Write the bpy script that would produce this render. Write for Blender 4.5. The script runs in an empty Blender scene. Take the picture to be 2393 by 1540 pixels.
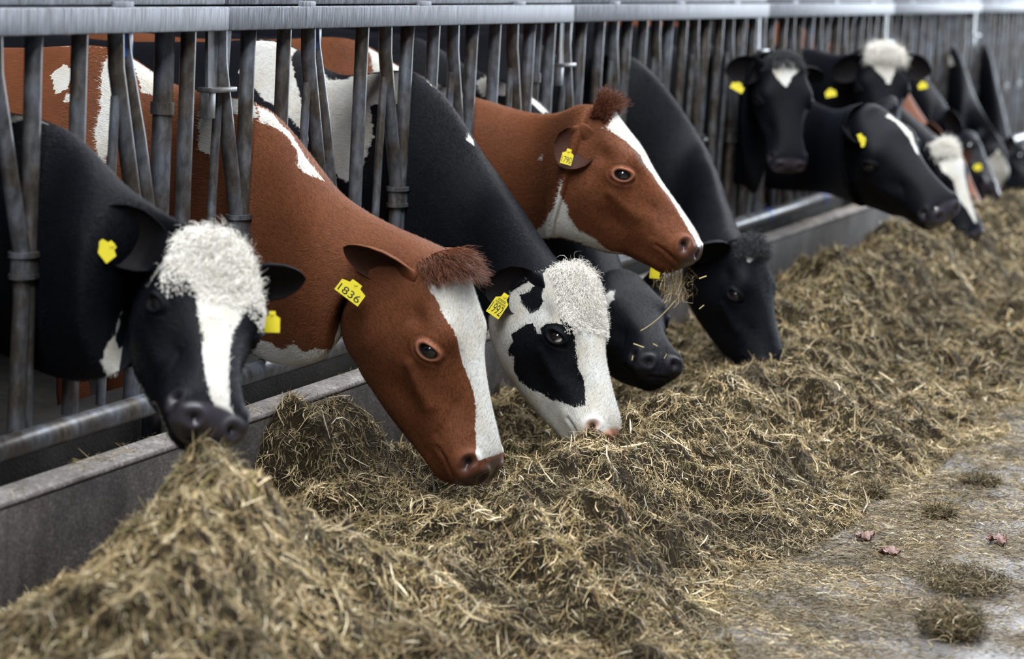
import bpy, bmesh, math, random
import numpy as np

# ================================================================ camera, sky, lights, exposure
scene = bpy.context.scene
col = scene.collection
rng = np.random.default_rng(7)
random.seed(7)

THETA, PITCH, ROLL = math.radians(21.0107), math.radians(8.9556), math.radians(3.0993)
CAM_POS = np.array([-6.352, -3.39, 1.78])
FW = np.array([math.cos(THETA)*math.cos(PITCH), math.sin(THETA)*math.cos(PITCH), -math.sin(PITCH)])
_r0 = np.cross(FW, [0, 0, 1]); _r0 /= np.linalg.norm(_r0); _u0 = np.cross(_r0, FW)
RT = math.cos(ROLL)*_r0 + math.sin(ROLL)*_u0
UP = -math.sin(ROLL)*_r0 + math.cos(ROLL)*_u0

cam_data = bpy.data.cameras.new('camera')
cam_data.sensor_width = 36.0
cam_data.lens = 5650.0/2393*36
cam_data.clip_end = 200
cam_data.dof.use_dof = True
cam_data.dof.focus_distance = 7.65
cam_data.dof.aperture_fstop = 2.2
cam = bpy.data.objects.new('camera', cam_data)
col.objects.link(cam)
from mathutils import Matrix, Vector
cam.matrix_world = Matrix(((RT[0], UP[0], -FW[0], CAM_POS[0]), (RT[1], UP[1], -FW[1], CAM_POS[1]),
                           (RT[2], UP[2], -FW[2], CAM_POS[2]), (0, 0, 0, 1)))
scene.camera = cam

world = bpy.data.worlds.new('barn daylight'); scene.world = world
world.use_nodes = True
bg = world.node_tree.nodes['Background']
bg.inputs['Color'].default_value = (.62, .74, 1.0, 1)
bg.inputs['Strength'].default_value = 0.16

def area_light(name, loc, aim, sx, sy, power, color):
    d = bpy.data.lights.new(name, 'AREA'); d.shape = 'RECTANGLE'; d.size = sx; d.size_y = sy
    d.energy = power; d.color = color
    o = bpy.data.objects.new(name, d); col.objects.link(o); o.location = loc
    o.rotation_euler = (Vector(aim)-Vector(loc)).to_track_quat('-Z', 'Y').to_euler()
    return o
# daylight through the translucent roof strip above the feed alley, and through the open gable at its far end
area_light('roof_skylight', (4.0, -1.9, 5.4), (4.0, -1.5, 0), 26, 2.0, 2450, (.93, .96, 1.0))
area_light('open_gable', (25, -4.5, 3.0), (4, -1.0, .8), 6, 4.5, 2300, (.82, .91, 1.0))

vs = scene.view_settings
vs.view_transform = 'Standard'; vs.look = 'None'; vs.gamma = 1.0; vs.use_curve_mapping = False
vs.exposure = 0.12

# ================================================================ helpers
def mesh_object(name, verts, faces, mat=None, parent=None, smooth=True):
    verts = np.asarray(verts, np.float32).reshape(-1, 3)
    me = bpy.data.meshes.new(name)
    if isinstance(faces, np.ndarray) and faces.ndim == 2:
        n, k = faces.shape
        me.vertices.add(len(verts)); me.vertices.foreach_set('co', verts.ravel())
        me.loops.add(n*k); me.loops.foreach_set('vertex_index', faces.astype(np.int32).ravel())
        me.polygons.add(n); me.polygons.foreach_set('loop_start', np.arange(0, n*k, k, dtype=np.int32))
        me.update(calc_edges=True)
    else:
        me.from_pydata(verts.tolist(), [], [list(map(int, f)) for f in faces])
    me.validate()
    if smooth:
        me.polygons.foreach_set('use_smooth', np.ones(len(me.polygons), bool))
    if mat: me.materials.append(mat)
    o = bpy.data.objects.new(name, me); col.objects.link(o)
    if parent: o.parent = parent
    return o

def set_attr(o, name, values, kind='FLOAT'):
    a = o.data.attributes.new(name, kind, 'POINT')
    v = np.asarray(values, np.float32)
    a.data.foreach_set({'FLOAT': 'value', 'FLOAT_VECTOR': 'vector', 'FLOAT_COLOR': 'color'}[kind], v.ravel())

def empty(name, loc=(0, 0, 0)):
    o = bpy.data.objects.new(name, None); col.objects.link(o); o.location = loc; o.empty_display_size = .1
    return o

def tag(o, label=None, cat=None, group=None, kind=None):
    if label: o['label'] = label
    if cat: o['category'] = cat
    if group: o['group'] = group
    if kind: o['kind'] = kind
    return o

class MB:
    """collects shapes into one mesh"""
    def __init__(s): s.v = []; s.f = []
    def add(s, v, f):
        n = len(s.v); s.v += [tuple(map(float, x)) for x in v]; s.f += [tuple(int(i)+n for i in q) for q in f]; return s
    def box(s, lo, hi, bev=.003):
        bm = bmesh.new(); bmesh.ops.create_cube(bm, size=1)
        lo = np.array(lo, float); hi = np.array(hi, float)
        for v in bm.verts: v.co = Vector(((lo+hi)/2+(hi-lo)*np.array(v.co)))
        if bev: bmesh.ops.bevel(bm, geom=bm.edges[:], offset=bev, segments=2, profile=.5, affect='EDGES')
        bm.verts.index_update()
        s.add([v.co[:] for v in bm.verts], [[v.index for v in f.verts] for f in bm.faces]); bm.free(); return s
    def tube(s, pts, rad, seg=16, flat=None, cap=True):
        """tube through pts; rad one number or one per point; flat = (axis, factor per point) squashes the section"""
        P = np.array(pts, float); n = len(P); rad = np.full(n, rad) if np.isscalar(rad) else np.array(rad)
        T = np.gradient(P, axis=0); T /= np.linalg.norm(T, axis=1)[:, None]
        ref = np.array([0, 1., 0]) if abs(T[0][1]) < .9 else np.array([0, 0, 1.])
        a = np.linspace(0, 2*np.pi, seg, endpoint=False)
        base = len(s.v)
        for i in range(n):
            x = np.cross(ref, T[i]); x /= np.linalg.norm(x); y = np.cross(T[i], x)
            fx, fy = (1, 1) if flat is None else flat[i]
            for q in a: s.v.append(tuple(P[i]+rad[i]*(x*np.cos(q)*fx+y*np.sin(q)*fy)))
        for i in range(n-1):
            for j in range(seg):
                k = (j+1) % seg
                s.f.append((base+i*seg+j, base+i*seg+k, base+(i+1)*seg+k, base+(i+1)*seg+j))
        if cap:
            s.f.append(tuple(base+j for j in range(seg))[::-1]); s.f.append(tuple(base+(n-1)*seg+j for j in range(seg)))
        return s
    def build(s, name, mat, parent=None, smooth=True):
        o = mesh_object(name, s.v, s.f, mat, parent, smooth)
        if smooth: o.data.set_sharp_from_angle(angle=math.radians(40))
        return o

# ---------------------------------------------------------------- materials
class NT:
    def __init__(s, name):
        s.m = bpy.data.materials.new(name); s.m.use_nodes = True
        s.t = s.m.node_tree; s.b = s.t.nodes['Principled BSDF']
    def n(s, typ, **kw):
        o = s.t.nodes.new(typ)
        for k, v in kw.items():
            if k in o.inputs.keys() and not hasattr(type(o), k): o.inputs[k].default_value = v
            else: setattr(o, k, v)
        return o
    def l(s, a, b): s.t.links.new(a, b)
    def val(s, sock, v):
        if hasattr(v, 'is_linked'): s.l(v, sock)
        else: sock.default_value = v
    def math(s, op, a, b=0., c=None, clamp=False):
        o = s.t.nodes.new('ShaderNodeMath'); o.operation = op; o.use_clamp = clamp
        s.val(o.inputs[0], a); s.val(o.inputs[1], b)
        if c is not None: s.val(o.inputs[2], c)
        return o.outputs[0]
    def mix(s, fac, a, b, mode='MIX'):
        o = s.t.nodes.new('ShaderNodeMix'); o.data_type = 'RGBA'; o.blend_type = mode
        s.val(o.inputs[0], fac); s.val(o.inputs[6], a if not isinstance(a, tuple) else (*a[:3], 1)); s.val(o.inputs[7], b if not isinstance(b, tuple) else (*b[:3], 1))
        return o.outputs[2]
    def noise(s, vec, scale, detail=4, rough=.55):
        o = s.t.nodes.new('ShaderNodeTexNoise'); o.inputs['Scale'].default_value = scale
        o.inputs['Detail'].default_value = detail; o.inputs['Roughness'].default_value = rough
        if vec is not None: s.l(vec, o.inputs['Vector'])
        return o.outputs['Fac']
    def coord(s, scale=(1, 1, 1), which='Object'):
        c = s.t.nodes.new('ShaderNodeTexCoord'); m = s.t.nodes.new('ShaderNodeMapping')
        m.inputs['Scale'].default_value = scale; s.l(c.outputs[which], m.inputs['Vector']); return m.outputs[0]
    def attr(s, name):
        a = s.t.nodes.new('ShaderNodeAttribute'); a.attribute_name = name; return a
    def ramp(s, fac, stops):
        r = s.t.nodes.new('ShaderNodeValToRGB'); e = r.color_ramp.elements
        while len(e) < len(stops): e.new(.5)
        for q, (p, c) in zip(e, stops): q.position = p; q.color = (*c, 1) if len(c) == 3 else c
        s.l(fac, r.inputs[0]); return r.outputs[0]
    def bump(s, h, strength, dist):
        b = s.t.nodes.new('ShaderNodeBump'); b.inputs['Strength'].default_value = strength; b.inputs['Distance'].default_value = dist
        s.l(h, b.inputs['Height']); s.l(b.outputs[0], s.b.inputs['Normal']); return b
    def set(s, color=None, rough=None, metal=None, spec=None):
        if color is not None: s.val(s.b.inputs['Base Color'], (*color, 1) if isinstance(color, tuple) and len(color) == 3 else color)
        if rough is not None: s.val(s.b.inputs['Roughness'], rough)
        if metal is not None: s.val(s.b.inputs['Metallic'], metal)
        if spec is not None: s.b.inputs['Specular IOR Level'].default_value = spec
        return s

def mat_plain(name, color, rough=.6, metal=0., spec=.5):
    return NT(name).set(color, rough, metal, spec).m

def mat_galvanised():
    t = NT('galvanised sheet rail')
    c = t.coord((9, 9, 2.5)); n1 = t.noise(c, 5, 5, .65)
    st = t.noise(t.coord((60, 60, 2.0)), 4, 3, .6)
    colr = t.ramp(n1, [(.25, (.075, .080, .090)), (.5, (.145, .157, .182)), (.75, (.23, .25, .285))])
    dirt = t.ramp(st, [(.36, (.18, .15, .12)), (.46, (.75, .74, .72)), (.60, (1.35, 1.35, 1.35))])
    colr = t.mix(.85, colr, dirt, 'MULTIPLY')
    t.set(colr, t.math('MULTIPLY_ADD', n1, .3, .48), .15)
    t.bump(t.noise(t.coord((30, 30, 30)), 6, 3), .12, .002)
    return t.m

def mat_tube():
    t = NT('weathered galvanised tube')
    n1 = t.noise(t.coord((10, 10, 4)), 4, 5, .65); n2 = t.noise(t.coord((3, 3, 2)), 3, 4)
    a = t.ramp(n1, [(.25, (.022, .019, .016)), (.5, (.060, .050, .040)), (.75, (.13, .115, .10))])
    b = t.ramp(n1, [(.3, (.055, .058, .066)), (.7, (.17, .185, .21))])
    colr = t.mix(t.ramp(n2, [(.42, (0, 0, 0)), (.62, (1, 1, 1))]), a, b)
    t.set(colr, .42, .45)
    t.bump(t.noise(t.coord((40, 40, 40)), 5, 4), .18, .002)
    return t.m

def mat_concrete(name, dark, light, scale=1.0, stain=True):
    t = NT(name)
    n1 = t.noise(t.coord((2*scale,)*3), 2.2, 6, .65); n2 = t.noise(t.coord((5, 5, .7)), 2, 4)
    colr = t.ramp(n1, [(.3, dark), (.7, light)])
    if stain: colr = t.mix(.6, colr, t.ramp(n2, [(.38, (.35, .33, .30)), (.58, (1, 1, 1))]), 'MULTIPLY')
    grit = t.noise(t.coord((1, 1, 1)), 85, 3, .7)
    colr = t.mix(.6, colr, t.ramp(grit, [(.35, (.35, .33, .3)), (.56, (1, 1, 1)), (.68, (2.2, 2.15, 2.1))]), 'MULTIPLY')
    t.set(colr, .75)
    t.bump(t.noise(t.coord((1, 1, 1)), 90, 5), .5, .004)
    return t.m

def mat_wet_floor():
    t = NT('damp concrete floor under litter')
    n1 = t.noise(t.coord((1, 1, 1)), 2.4, 6, .62); n2 = t.noise(t.coord((1, 1, 1)), 75, 4, .7); n3 = t.noise(t.coord((1, 1, 1)), 7, 5, .6)
    wet = t.ramp(n3, [(.35, (.09, .085, .082)), (.65, (.19, .183, .18))])
    lit = t.ramp(n2, [(.30, (.022, .015, .008)), (.45, (.075, .055, .030)), (.60, (.12, .088, .050)), (.74, (.23, .175, .105))])
    k = t.math('MULTIPLY_ADD', n2, .45, t.math('MULTIPLY', n1, .8))
    mask = t.ramp(k, [(.60, (1, 1, 1)), (.72, (0, 0, 0))])
    t.set(t.mix(mask, wet, lit), t.mix(mask, (.28, .28, .28), (.85, .85, .85)), 0., .4)
    t.bump(n2, .5, .006)
    return t.m

def mat_coat(name, dark, skin, white=(.53, .525, .49), sheen=(.25, .34, .55), spec=.09, rough=.62, sheen_w=.015):
    t = NT(name)
    pat = t.attr('pat').outputs['Fac']; sk = t.attr('skin').outputs['Fac']; pale = t.attr('pale').outputs['Fac']
    fur = t.attr('fur').outputs['Vector']
    m = t.n('ShaderNodeMapping'); m.inputs['Scale'].default_value = (28, 260, 1); t.l(fur, m.inputs['Vector'])
    strands = t.noise(m.outputs[0], 1.0, 3, .6)
    m2 = t.n('ShaderNodeMapping'); m2.inputs['Scale'].default_value = (45, 120, 1); t.l(fur, m2.inputs['Vector'])
    edge = t.noise(m2.outputs[0], 1.0, 4, .7)
    d = t.math('MULTIPLY_ADD', t.math('SUBTRACT', edge, .5), .030, pat)
    w = t.math('MULTIPLY_ADD', d, 260., .5, clamp=True)
    big = t.noise(t.coord((1, 1, 1)), 7, 4)
    vary = t.math('MULTIPLY_ADD', strands, .9, .55)
    vary2 = t.math('MULTIPLY', vary, t.math('MULTIPLY_ADD', big, .7, .65))
    one = t.n('ShaderNodeCombineColor'); [t.l(vary2, one.inputs[i]) for i in range(3)]
    dk = t.mix(1.0, dark, one.outputs[0], 'MULTIPLY')
    palec = tuple(min(1, c*2.1+.03) for c in dark)
    dk = t.mix(pale, dk, palec)
    wv = t.math('MULTIPLY_ADD', strands, .30, .83); wc = t.n('ShaderNodeCombineColor'); [t.l(wv, wc.inputs[i]) for i in range(3)]
    dirt = t.ramp(t.noise(t.coord((1, 1, 1)), 11, 5), [(.3, (.86, .80, .70)), (.6, (1, 1, 1))])
    wh = t.mix(1.0, t.mix(1.0, white, dirt, 'MULTIPLY'), wc.outputs[0], 'MULTIPLY')
    c = t.mix(w, dk, wh)
    c = t.mix(sk, c, skin)
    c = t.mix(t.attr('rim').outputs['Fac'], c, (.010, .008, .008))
    t.set(c, t.math('MULTIPLY_ADD', sk, -.30, rough), 0.)
    t.l(t.math('MULTIPLY_ADD', sk, .40, spec), t.b.inputs['Specular IOR Level'])
    t.b.inputs['Sheen Weight'].default_value = sheen_w; t.b.inputs['Sheen Tint'].default_value = (*sheen, 1); t.b.inputs['Sheen Roughness'].default_value = .45
    nosk = t.math('SUBTRACT', 1.0, sk)
    t.bump(t.math('MULTIPLY', strands, nosk), .35, .006)
    return t.m

def mat_hair(name, c0, c1, rough=.5):
    t = NT(name); a = t.attr('tone').outputs['Fac']
    t.set(t.mix(a, c0, c1), rough, 0., .4); return t.m

def mat_eye():
    t = NT('dark wet eye'); e = t.attr('white').outputs['Fac']
    t.set(t.mix(e, (.006, .005, .006), (.62, .58, .56)), .04, 0., .8)
    t.b.inputs['Coat Weight'].default_value = 1.0; t.b.inputs['Coat Roughness'].default_value = .02
    return t.m

def mat_straw():
    t = NT('dry hay stalks'); a = t.attr('tint')
    t.set(a.outputs['Color'], .62, 0., .3)
    return t.m

def mat_hay_bed():
    t = NT('packed hay')
    w = t.noise(t.coord((1, 1, 1)), 26, 6, .75)
    m = t.n('ShaderNodeTexNoise'); m.inputs['Scale'].default_value = 9; m.inputs['Detail'].default_value = 3
    t.l(t.coord((1, 1, 1)), m.inputs['Vector'])
    st = t.n('ShaderNodeMapping'); st.inputs['Scale'].default_value = (40, 160, 60); t.l(m.outputs['Color'], st.inputs['Vector'])
    s2 = t.noise(st.outputs[0], 1.5, 4, .7)
    k = t.math('MULTIPLY_ADD', s2, .6, t.math('MULTIPLY', w, .4))
    t.set(t.ramp(k, [(.36, (.006, .004, .002)), (.50, (.030, .020, .008)), (.64, (.090, .062, .026)), (.78, (.20, .145, .07))]), .8, 0., .2)
    t.bump(k, .9, .03)
    return t.m

M = dict(rail=mat_galvanised(), tube=mat_tube(),
         curb=mat_concrete('stained concrete curb', (.030, .026, .024), (.105, .092, .085)),
         curbtop=mat_concrete('worn curb top with light painted in', (.12, .105, .095), (.27, .25, .235), 1.6, False), dirt=mat_concrete('soiled concrete with stall shade painted in', (.008, .007, .006), (.028, .024, .020)), floor=mat_wet_floor(), eye=mat_eye(), straw=mat_straw(), haybed=mat_hay_bed(),
         wall=mat_concrete('dim barn wall', (.05, .045, .04), (.11, .10, .09), .6),
         blue=mat_plain('blue plastic', (.01, .07, .30), .4),
         yellow=mat_plain('yellow ear tag plastic', (.66, .55, .012), .5),
         ink=mat_plain('black tag print', (.02, .02, .015), .5),
         bolt=mat_plain('zinc bolt', (.35, .35, .36), .35, .8),
         leaf=mat_plain('wilted reddish leaf', (.15, .072, .055), .6))

# ================================================================ the barn
def structure(o, name=None): o['kind'] = 'structure'; return o
structure(MB().box((-14, -9, -.12), (40, .3, 0), 0).build('floor', M['floor'], smooth=False))
structure(MB().box((-14, .3, -.12), (40, 14, .06), 0).build('floor_stalls', M['dirt'], smooth=False))
structure(MB().box((-14, -.12, -.1), (40, -.015, .328), .004).build('trim_curb', M['curb']))
structure(MB().box((-14, -.1215, .328), (40, -.0135, .348), .007).build('trim_curb_top', M['curbtop']))  # paler colour stands in for light falling on the curb's upper side
structure(MB().box((-14, .13, 0), (40, .28, .41), .01).build('trim_step', M['dirt']))  # near-black colour carries the shade behind the lower pipe
structure(MB().box((-14, 13.8, 0), (40, 14, 6.4), 0).build('wall_back', M['wall'], smooth=False))
structure(MB().box((-14, .4, 4.6), (40, 14, 4.75), 0).build('ceiling', M['wall'], smooth=False))

# ================================================================ the feed fence
PITCH_X, P0 = .594, .23
SEG, J0 = 2.97, .03
BY = .045                                     # the bars stand just behind the sheet rail
OPEN_STALLS = {-1, 1}
def fence_panel(i, label):
    x0 = J0+SEG*i; x1 = x0+SEG
    root = empty('feed_fence_panel', (x0, BY, .43)); tag(root, label, 'feed fence', 'headlock fence panels along the feed alley')
    root_loc = Vector(root.location)
    def put(mb, name, mat, parent=root, smooth=True):
        o = mb.build(name, mat, None, smooth)
        o.parent = parent
        o.matrix_parent_inverse = Matrix.Translation(-root_loc) if parent is root else Matrix.Translation((0, 0, 0))
        return o
    g = .006
    put(MB().box((x0+g, 0, 1.494), (x1-g, .085, 1.565), .006), 'rail_face', M['rail'])
    top = MB().box((x0+g, .016, 1.570), (x1-g, .095, 1.655), .006)
    put(top, 'rail_cap', M['rail'])
    for q in (.16, .47, .78):
        put(MB().box((x0+SEG*q, .004, 1.560), (x0+SEG*q+.10, .02, 1.580), .003), 'hinge_tab', M['rail'])
    put(MB().tube([(x0+.004, BY-.03, .432), (x1-.004, BY-.03, .432)], .034, 20), 'lower_pipe', M['tube'])
    # bracket at the joint
    br = MB()
    for dx in (-.028, .028):
        br.add([(x0+dx*.25-.0, BY-.01, 1.495), (x0+dx*2.6, BY-.01, 1.495), (x0+dx*2.2, BY-.01, 1.325), (x0+dx*.25, BY-.01, 1.325),
                (x0+dx*.25-.0, BY, 1.495), (x0+dx*2.6, BY, 1.495), (x0+dx*2.2, BY, 1.325), (x0+dx*.25, BY, 1.325)],
               [(0, 1, 2, 3), (7, 6, 5, 4), (0, 4, 5, 1), (1, 5, 6, 2), (2, 6, 7, 3), (3, 7, 4, 0)])
    br.box((x0-.075, BY-.035, 1.312), (x0+.075, BY+.02, 1.327), .002)
    br.box((x0-.075, BY-.02, 1.235), (x0-.03, BY+.01, 1.312), .002)
    put(br, 'joint_bracket', M['tube'])
    # stout post beside the joint
    put(MB().tube([(x0-.265, BY+.03, .10), (x0-.255, BY+.03, 1.495)], .029, 18), 'post', M['tube'])
    put(MB().tube([(x0-.257, BY+.03, 1.255), (x0-.257, BY+.03, 1.29)], .035, 18), 'post_band', M['tube'])
    for k in range(5):
        n = i*5+k; P = P0+PITCH_X*n
        if P > x1+.1: continue
        op = n in OPEN_STALLS
        jit = (math.sin(n*12.9898)*43758.5453) % 1*.02-.01
        put(MB().tube([(P-.365+jit, BY, .46), (P-.362+jit, BY, 1.495)], .023), 'upright_bar', M['tube'])
        # locking bar, slanting in to the collar then straight down
        put(MB().tube([(P-.185, BY, 1.495), (P-.178, BY, 1.40), (P-.10, BY, 1.14), (P-.035, BY, .93), (P-.030, BY, .80), (P-.045, BY, .45)], .0235), 'locking_bar', M['tube'])
        put(MB().tube([(P-.170, BY+.004, 1.32), (P-.185, BY+.004, 1.05), (P-.205, BY+.004, .46)], .014, 10), 'stop_bar', M['tube'])
        if op:
            pts = [(P-.135, BY+.015, 1.495), (P-.125, BY+.01, 1.44), (P-.05, BY, 1.20), (P+.03, BY, .95), (P+.015, BY, .80), (P+.005, BY, .45)]
        else:
            pts = [(P, BY, 1.495), (P, BY, 1.43), (P, BY, 1.20), (P-.004, BY, .95), (P-.006, BY, .80), (P-.008, BY, .45)]
        put(MB().tube(pts, .0235, 16, flat=[(.35, 1.2), (.95, 1.02), (1, 1), (1, 1), (1, 1), (1, 1)]), 'gate_bar', M['tube'])
        cx = P-.018
        cb = MB()
        a = np.linspace(0, 2*np.pi, 28, endpoint=False)
        for (z0, z1, rx, ry) in ((.868, .925, .052, .031), (.918, .932, .058, .037), (.862, .874, .056, .035)):
            b0 = []
            for z in (z0, z1):
                for q in a: b0.append((cx+np.cos(q)*rx, BY+np.sin(q)*ry, z))
            f = [(j, (j+1) % 28, 28+(j+1) % 28, 28+j) for j in range(28)]+[tuple(range(28))[::-1], tuple(range(28, 56))]
            cb.add(b0, f)
        cb.box((cx+.045, BY-.020, .878), (cx+.088, BY+.010, .922), .006)
        o = put(cb, 'collar', M['tube'])
        bt = MB().tube([(cx+.070, BY-.034, .903), (cx+.070, BY-.012, .903)], .011, 6)
        b = bt.build('bolt', M['bolt'])
        b.parent = o; b.matrix_parent_inverse = Matrix.Identity(4)
        if op: put(MB().box((P-.150, BY-.01, 1.425), (P-.105, BY+.035, 1.50), .004), 'latch', M['blue'])
        if n in (8, 10, 12, 13):
            put(MB().tube([(P+.05, BY-.03, .432), (P+.10, BY-.03, .432)], .037, 18), 'pipe_sleeve', M['blue'])
    return root
PANEL_LABELS = {
 -1: 'galvanised fence panel in front of the brown and white cow body, brown cow beside it',
 0: 'galvanised fence panel whose bars hold the grazing brown cow and the white faced cow',
 1: 'galvanised fence panel above the curly black neck, right of the raised brown head',
 2: 'galvanised fence panel behind the black cow with a white triangle on its forehead',
 3: 'galvanised fence panel behind the cow with a pale fluffy topknot and two tagged ears',
 4: 'galvanised fence panel behind the slanting brown neck in the blurred far row',
 5: 'pale empty stretch of fence panel at the far end of the row, dark cow below',
}
for i in range(-1, 6): fence_panel(i, PANEL_LABELS[i])
# ---------------------------------------------------------------- cow anatomy (numpy only)
# Rest head frame, unit = head length: u poll->muzzle, v dorsal, w left.  Nine half-profile control points per ring.
TT = np.array([0, .03, .14, .28, .42, .58, .75, .92, 1.0])
HEAD = [  # dorsal(u,v), ventral(u,v), half widths
 ((-.10,-.045),(-.045,-.43),(0,.075,.125,.150,.160,.155,.135,.075,0)),
 ((-.02,.020),(.045,-.470),(0,.085,.140,.165,.172,.168,.145,.085,0)),
 ((.04,.045),(.105,-.488),(0,.100,.160,.178,.178,.172,.145,.085,0)),
 ((.11,.040),(.165,-.494),(0,.120,.182,.192,.185,.176,.145,.084,0)),
 ((.20,.030),(.235,-.496),(0,.140,.202,.208,.194,.178,.143,.082,0)),
 ((.28,.022),(.300,-.492),(0,.148,.214,.221,.199,.176,.138,.079,0)),
 ((.35,.010),(.365,-.484),(0,.140,.213,.225,.201,.172,.133,.075,0)),
 ((.43,-.006),(.440,-.466),(0,.118,.183,.205,.194,.164,.126,.070,0)),
 ((.52,-.022),(.520,-.448),(0,.098,.152,.181,.182,.156,.118,.066,0)),
 ((.62,-.036),(.605,-.425),(0,.086,.130,.158,.167,.147,.110,.062,0)),
 ((.72,-.048),(.695,-.396),(0,.080,.122,.148,.156,.142,.106,.062,0)),
 ((.81,-.060),(.775,-.368),(0,.084,.130,.154,.158,.143,.107,.066,0)),
 ((.885,-.074),(.850,-.342),(0,.094,.145,.164,.162,.141,.108,.070,0)),
 ((.94,-.094),(.910,-.316),(0,.098,.143,.157,.153,.134,.103,.066,0)),
 ((.978,-.124),(.950,-.286),(0,.080,.120,.132,.130,.116,.090,.056,0)),
 ((.998,-.160),(.975,-.252),(0,.050,.080,.090,.090,.080,.062,.038,0)),
 ((1.003,-.192),(.987,-.222),(0,.012,.020,.024,.024,.020,.014,.008,0)),
]
NH = len(HEAD)
ASP = np.array([1.0, 1.20, 1.08])          # head proportions along u, v, w
# body rings: forward f, top z, bottom z, half-widths (metres); f=0 at the withers, the cow looks towards +f
BODY = [
 (.26,1.30,.66,(0,.060,.110,.150,.180,.195,.170,.090,0)),
 (.02,1.40,.58,(0,.065,.140,.210,.255,.265,.220,.110,0)),
 (-.30,1.38,.54,(0,.085,.190,.280,.320,.320,.260,.130,0)),
 (-.72,1.36,.50,(0,.100,.230,.330,.375,.370,.300,.150,0)),
 (-1.10,1.39,.56,(0,.130,.270,.320,.345,.335,.250,.120,0)),
 (-1.38,1.39,.66,(0,.150,.260,.285,.290,.270,.190,.090,0)),
 (-1.60,1.32,.74,(0,.110,.180,.200,.210,.190,.130,.060,0)),
 (-1.68,1.20,.90,(0,.030,.060,.070,.070,.060,.040,.020,0)),
]
ELL = np.array([0,.36,.70,.92,1.0,.97,.80,.42,0])      # neck ring: half-width factors

def ring(D, V, Wd, hw):
    """16 control points: dorsal, right side down, ventral, left side up"""
    D=np.asarray(D,float); V=np.asarray(V,float); Wd=np.asarray(Wd,float)
    mid=D+(V-D)*TT[:,None]
    hw=np.asarray(hw)
    right=mid-Wd*hw[:,None]; left=mid+Wd*hw[:,None]
    return np.vstack([right, left[7:0:-1]])

def hermite(knots, P, q, periodic=False):
    """cubic Hermite (finite-difference tangents) through P (n,...) at knots, evaluated at q"""
    n=len(knots)
    if periodic:
        per=float(n)
        idx=np.floor(q).astype(int)%n; f=q-np.floor(q)
        P0,P1,P2,P3=P[(idx-1)%n],P[idx],P[(idx+1)%n],P[(idx+2)%n]
        f=f.reshape((-1,)+(1,)*(P.ndim-1))
        return .5*(2*P1+(P2-P0)*f+(2*P0-5*P1+4*P2-P3)*f**2+(3*P1-P0-3*P2+P3)*f**3)
    m=np.zeros_like(P); dk=np.diff(knots)
    sl=(P[1:]-P[:-1])/dk.reshape((-1,)+(1,)*(P.ndim-1))
    a=(dk[1:]/(dk[1:]+dk[:-1])).reshape((-1,)+(1,)*(P.ndim-1))
    m[1:-1]=sl[:-1]*a+sl[1:]*(1-a); m[0]=sl[0]; m[-1]=sl[-1]
    i=np.clip(np.searchsorted(knots,q,side='right')-1,0,n-2)
    h=dk[i]; t=((q-knots[i])/h)
    sh=(-1,)+(1,)*(P.ndim-1)
    t=t.reshape(sh); h=h.reshape(sh)
    return (2*t**3-3*t**2+1)*P[i]+(t**3-2*t**2+t)*h*m[i]+(-2*t**3+3*t**2)*P[i+1]+(t**3-t**2)*h*m[i+1]

def rot_from(fw, up):
    fw=np.asarray(fw,float); fw/=np.linalg.norm(fw)
    up=np.asarray(up,float); up=up-fw*(up@fw); up/=np.linalg.norm(up)
    return np.stack([fw,up,np.cross(up,fw)],1)          # columns u, v, w(left)

def cow_ctrl(c):
    """control rings of a cow: head (rigid) > neck stations > body; returns (n,16,3) and ring kinds"""
    R=np.array(c['R']); T=np.array(c['T']); L=c['L']
    fat=c.get('fat',1.0)
    rings=[]; th=c.get('throat',[])
    for ir,(d,v,hw) in list(enumerate(HEAD))[::-1]:
        if ir<len(th): v=th[ir]
        D=T+R@(np.array([d[0],d[1],0])*ASP*L); V=T+R@(np.array([v[0],v[1],0])*ASP*L)
        rings.append(ring(D,V,R[:,2],np.array(hw)*ASP[2]*L*fat))
    for st in c['neck']:       # top point, bottom point, half width, lateral heading (unit vector, left of the cow)
        top,bot,hw=np.array(st[0]),np.array(st[1]),st[2]
        lat=np.array(st[3],float); lat/=np.linalg.norm(lat)
        ax=top-bot; ax/=np.linalg.norm(ax); lat=lat-ax*(lat@ax); lat/=np.linalg.norm(lat)
        rings.append(ring(top,bot,lat,ELL*hw))
    bx,by,yaw=c['body']        # withers position, heading of the cow (angle of its forward axis in plan)
    f=np.array([np.cos(yaw),np.sin(yaw),0]); lat=np.array([-np.sin(yaw),np.cos(yaw),0])
    k=c.get('bscale',1.0); wf=c.get('bwide',1.0)
    for b in BODY[c.get('body_from',0):]:
        o=np.array([bx,by,0])+f*b[0]*k
        rings.append(ring(o+[0,0,b[1]*k],o+[0,0,b[2]*k],lat,np.array(b[3])*k*wf))
    return np.array(rings)

def bump(X, c, r, h):
    d2=(((X-np.array(c))/np.array(r))**2).sum(1)
    return h*np.exp(-d2)

def seg_dist(X, pts):
    """distance to a polyline in head space"""
    best=np.full(len(X),9.)
    for a,b in zip(pts[:-1],pts[1:]):
        a=np.array(a);b=np.array(b);ab=b-a
        t=np.clip(((X-a)@ab)/(ab@ab),0,1)
        best=np.minimum(best,np.linalg.norm(X-a-t[:,None]*ab,axis=1))
    return best

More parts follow.
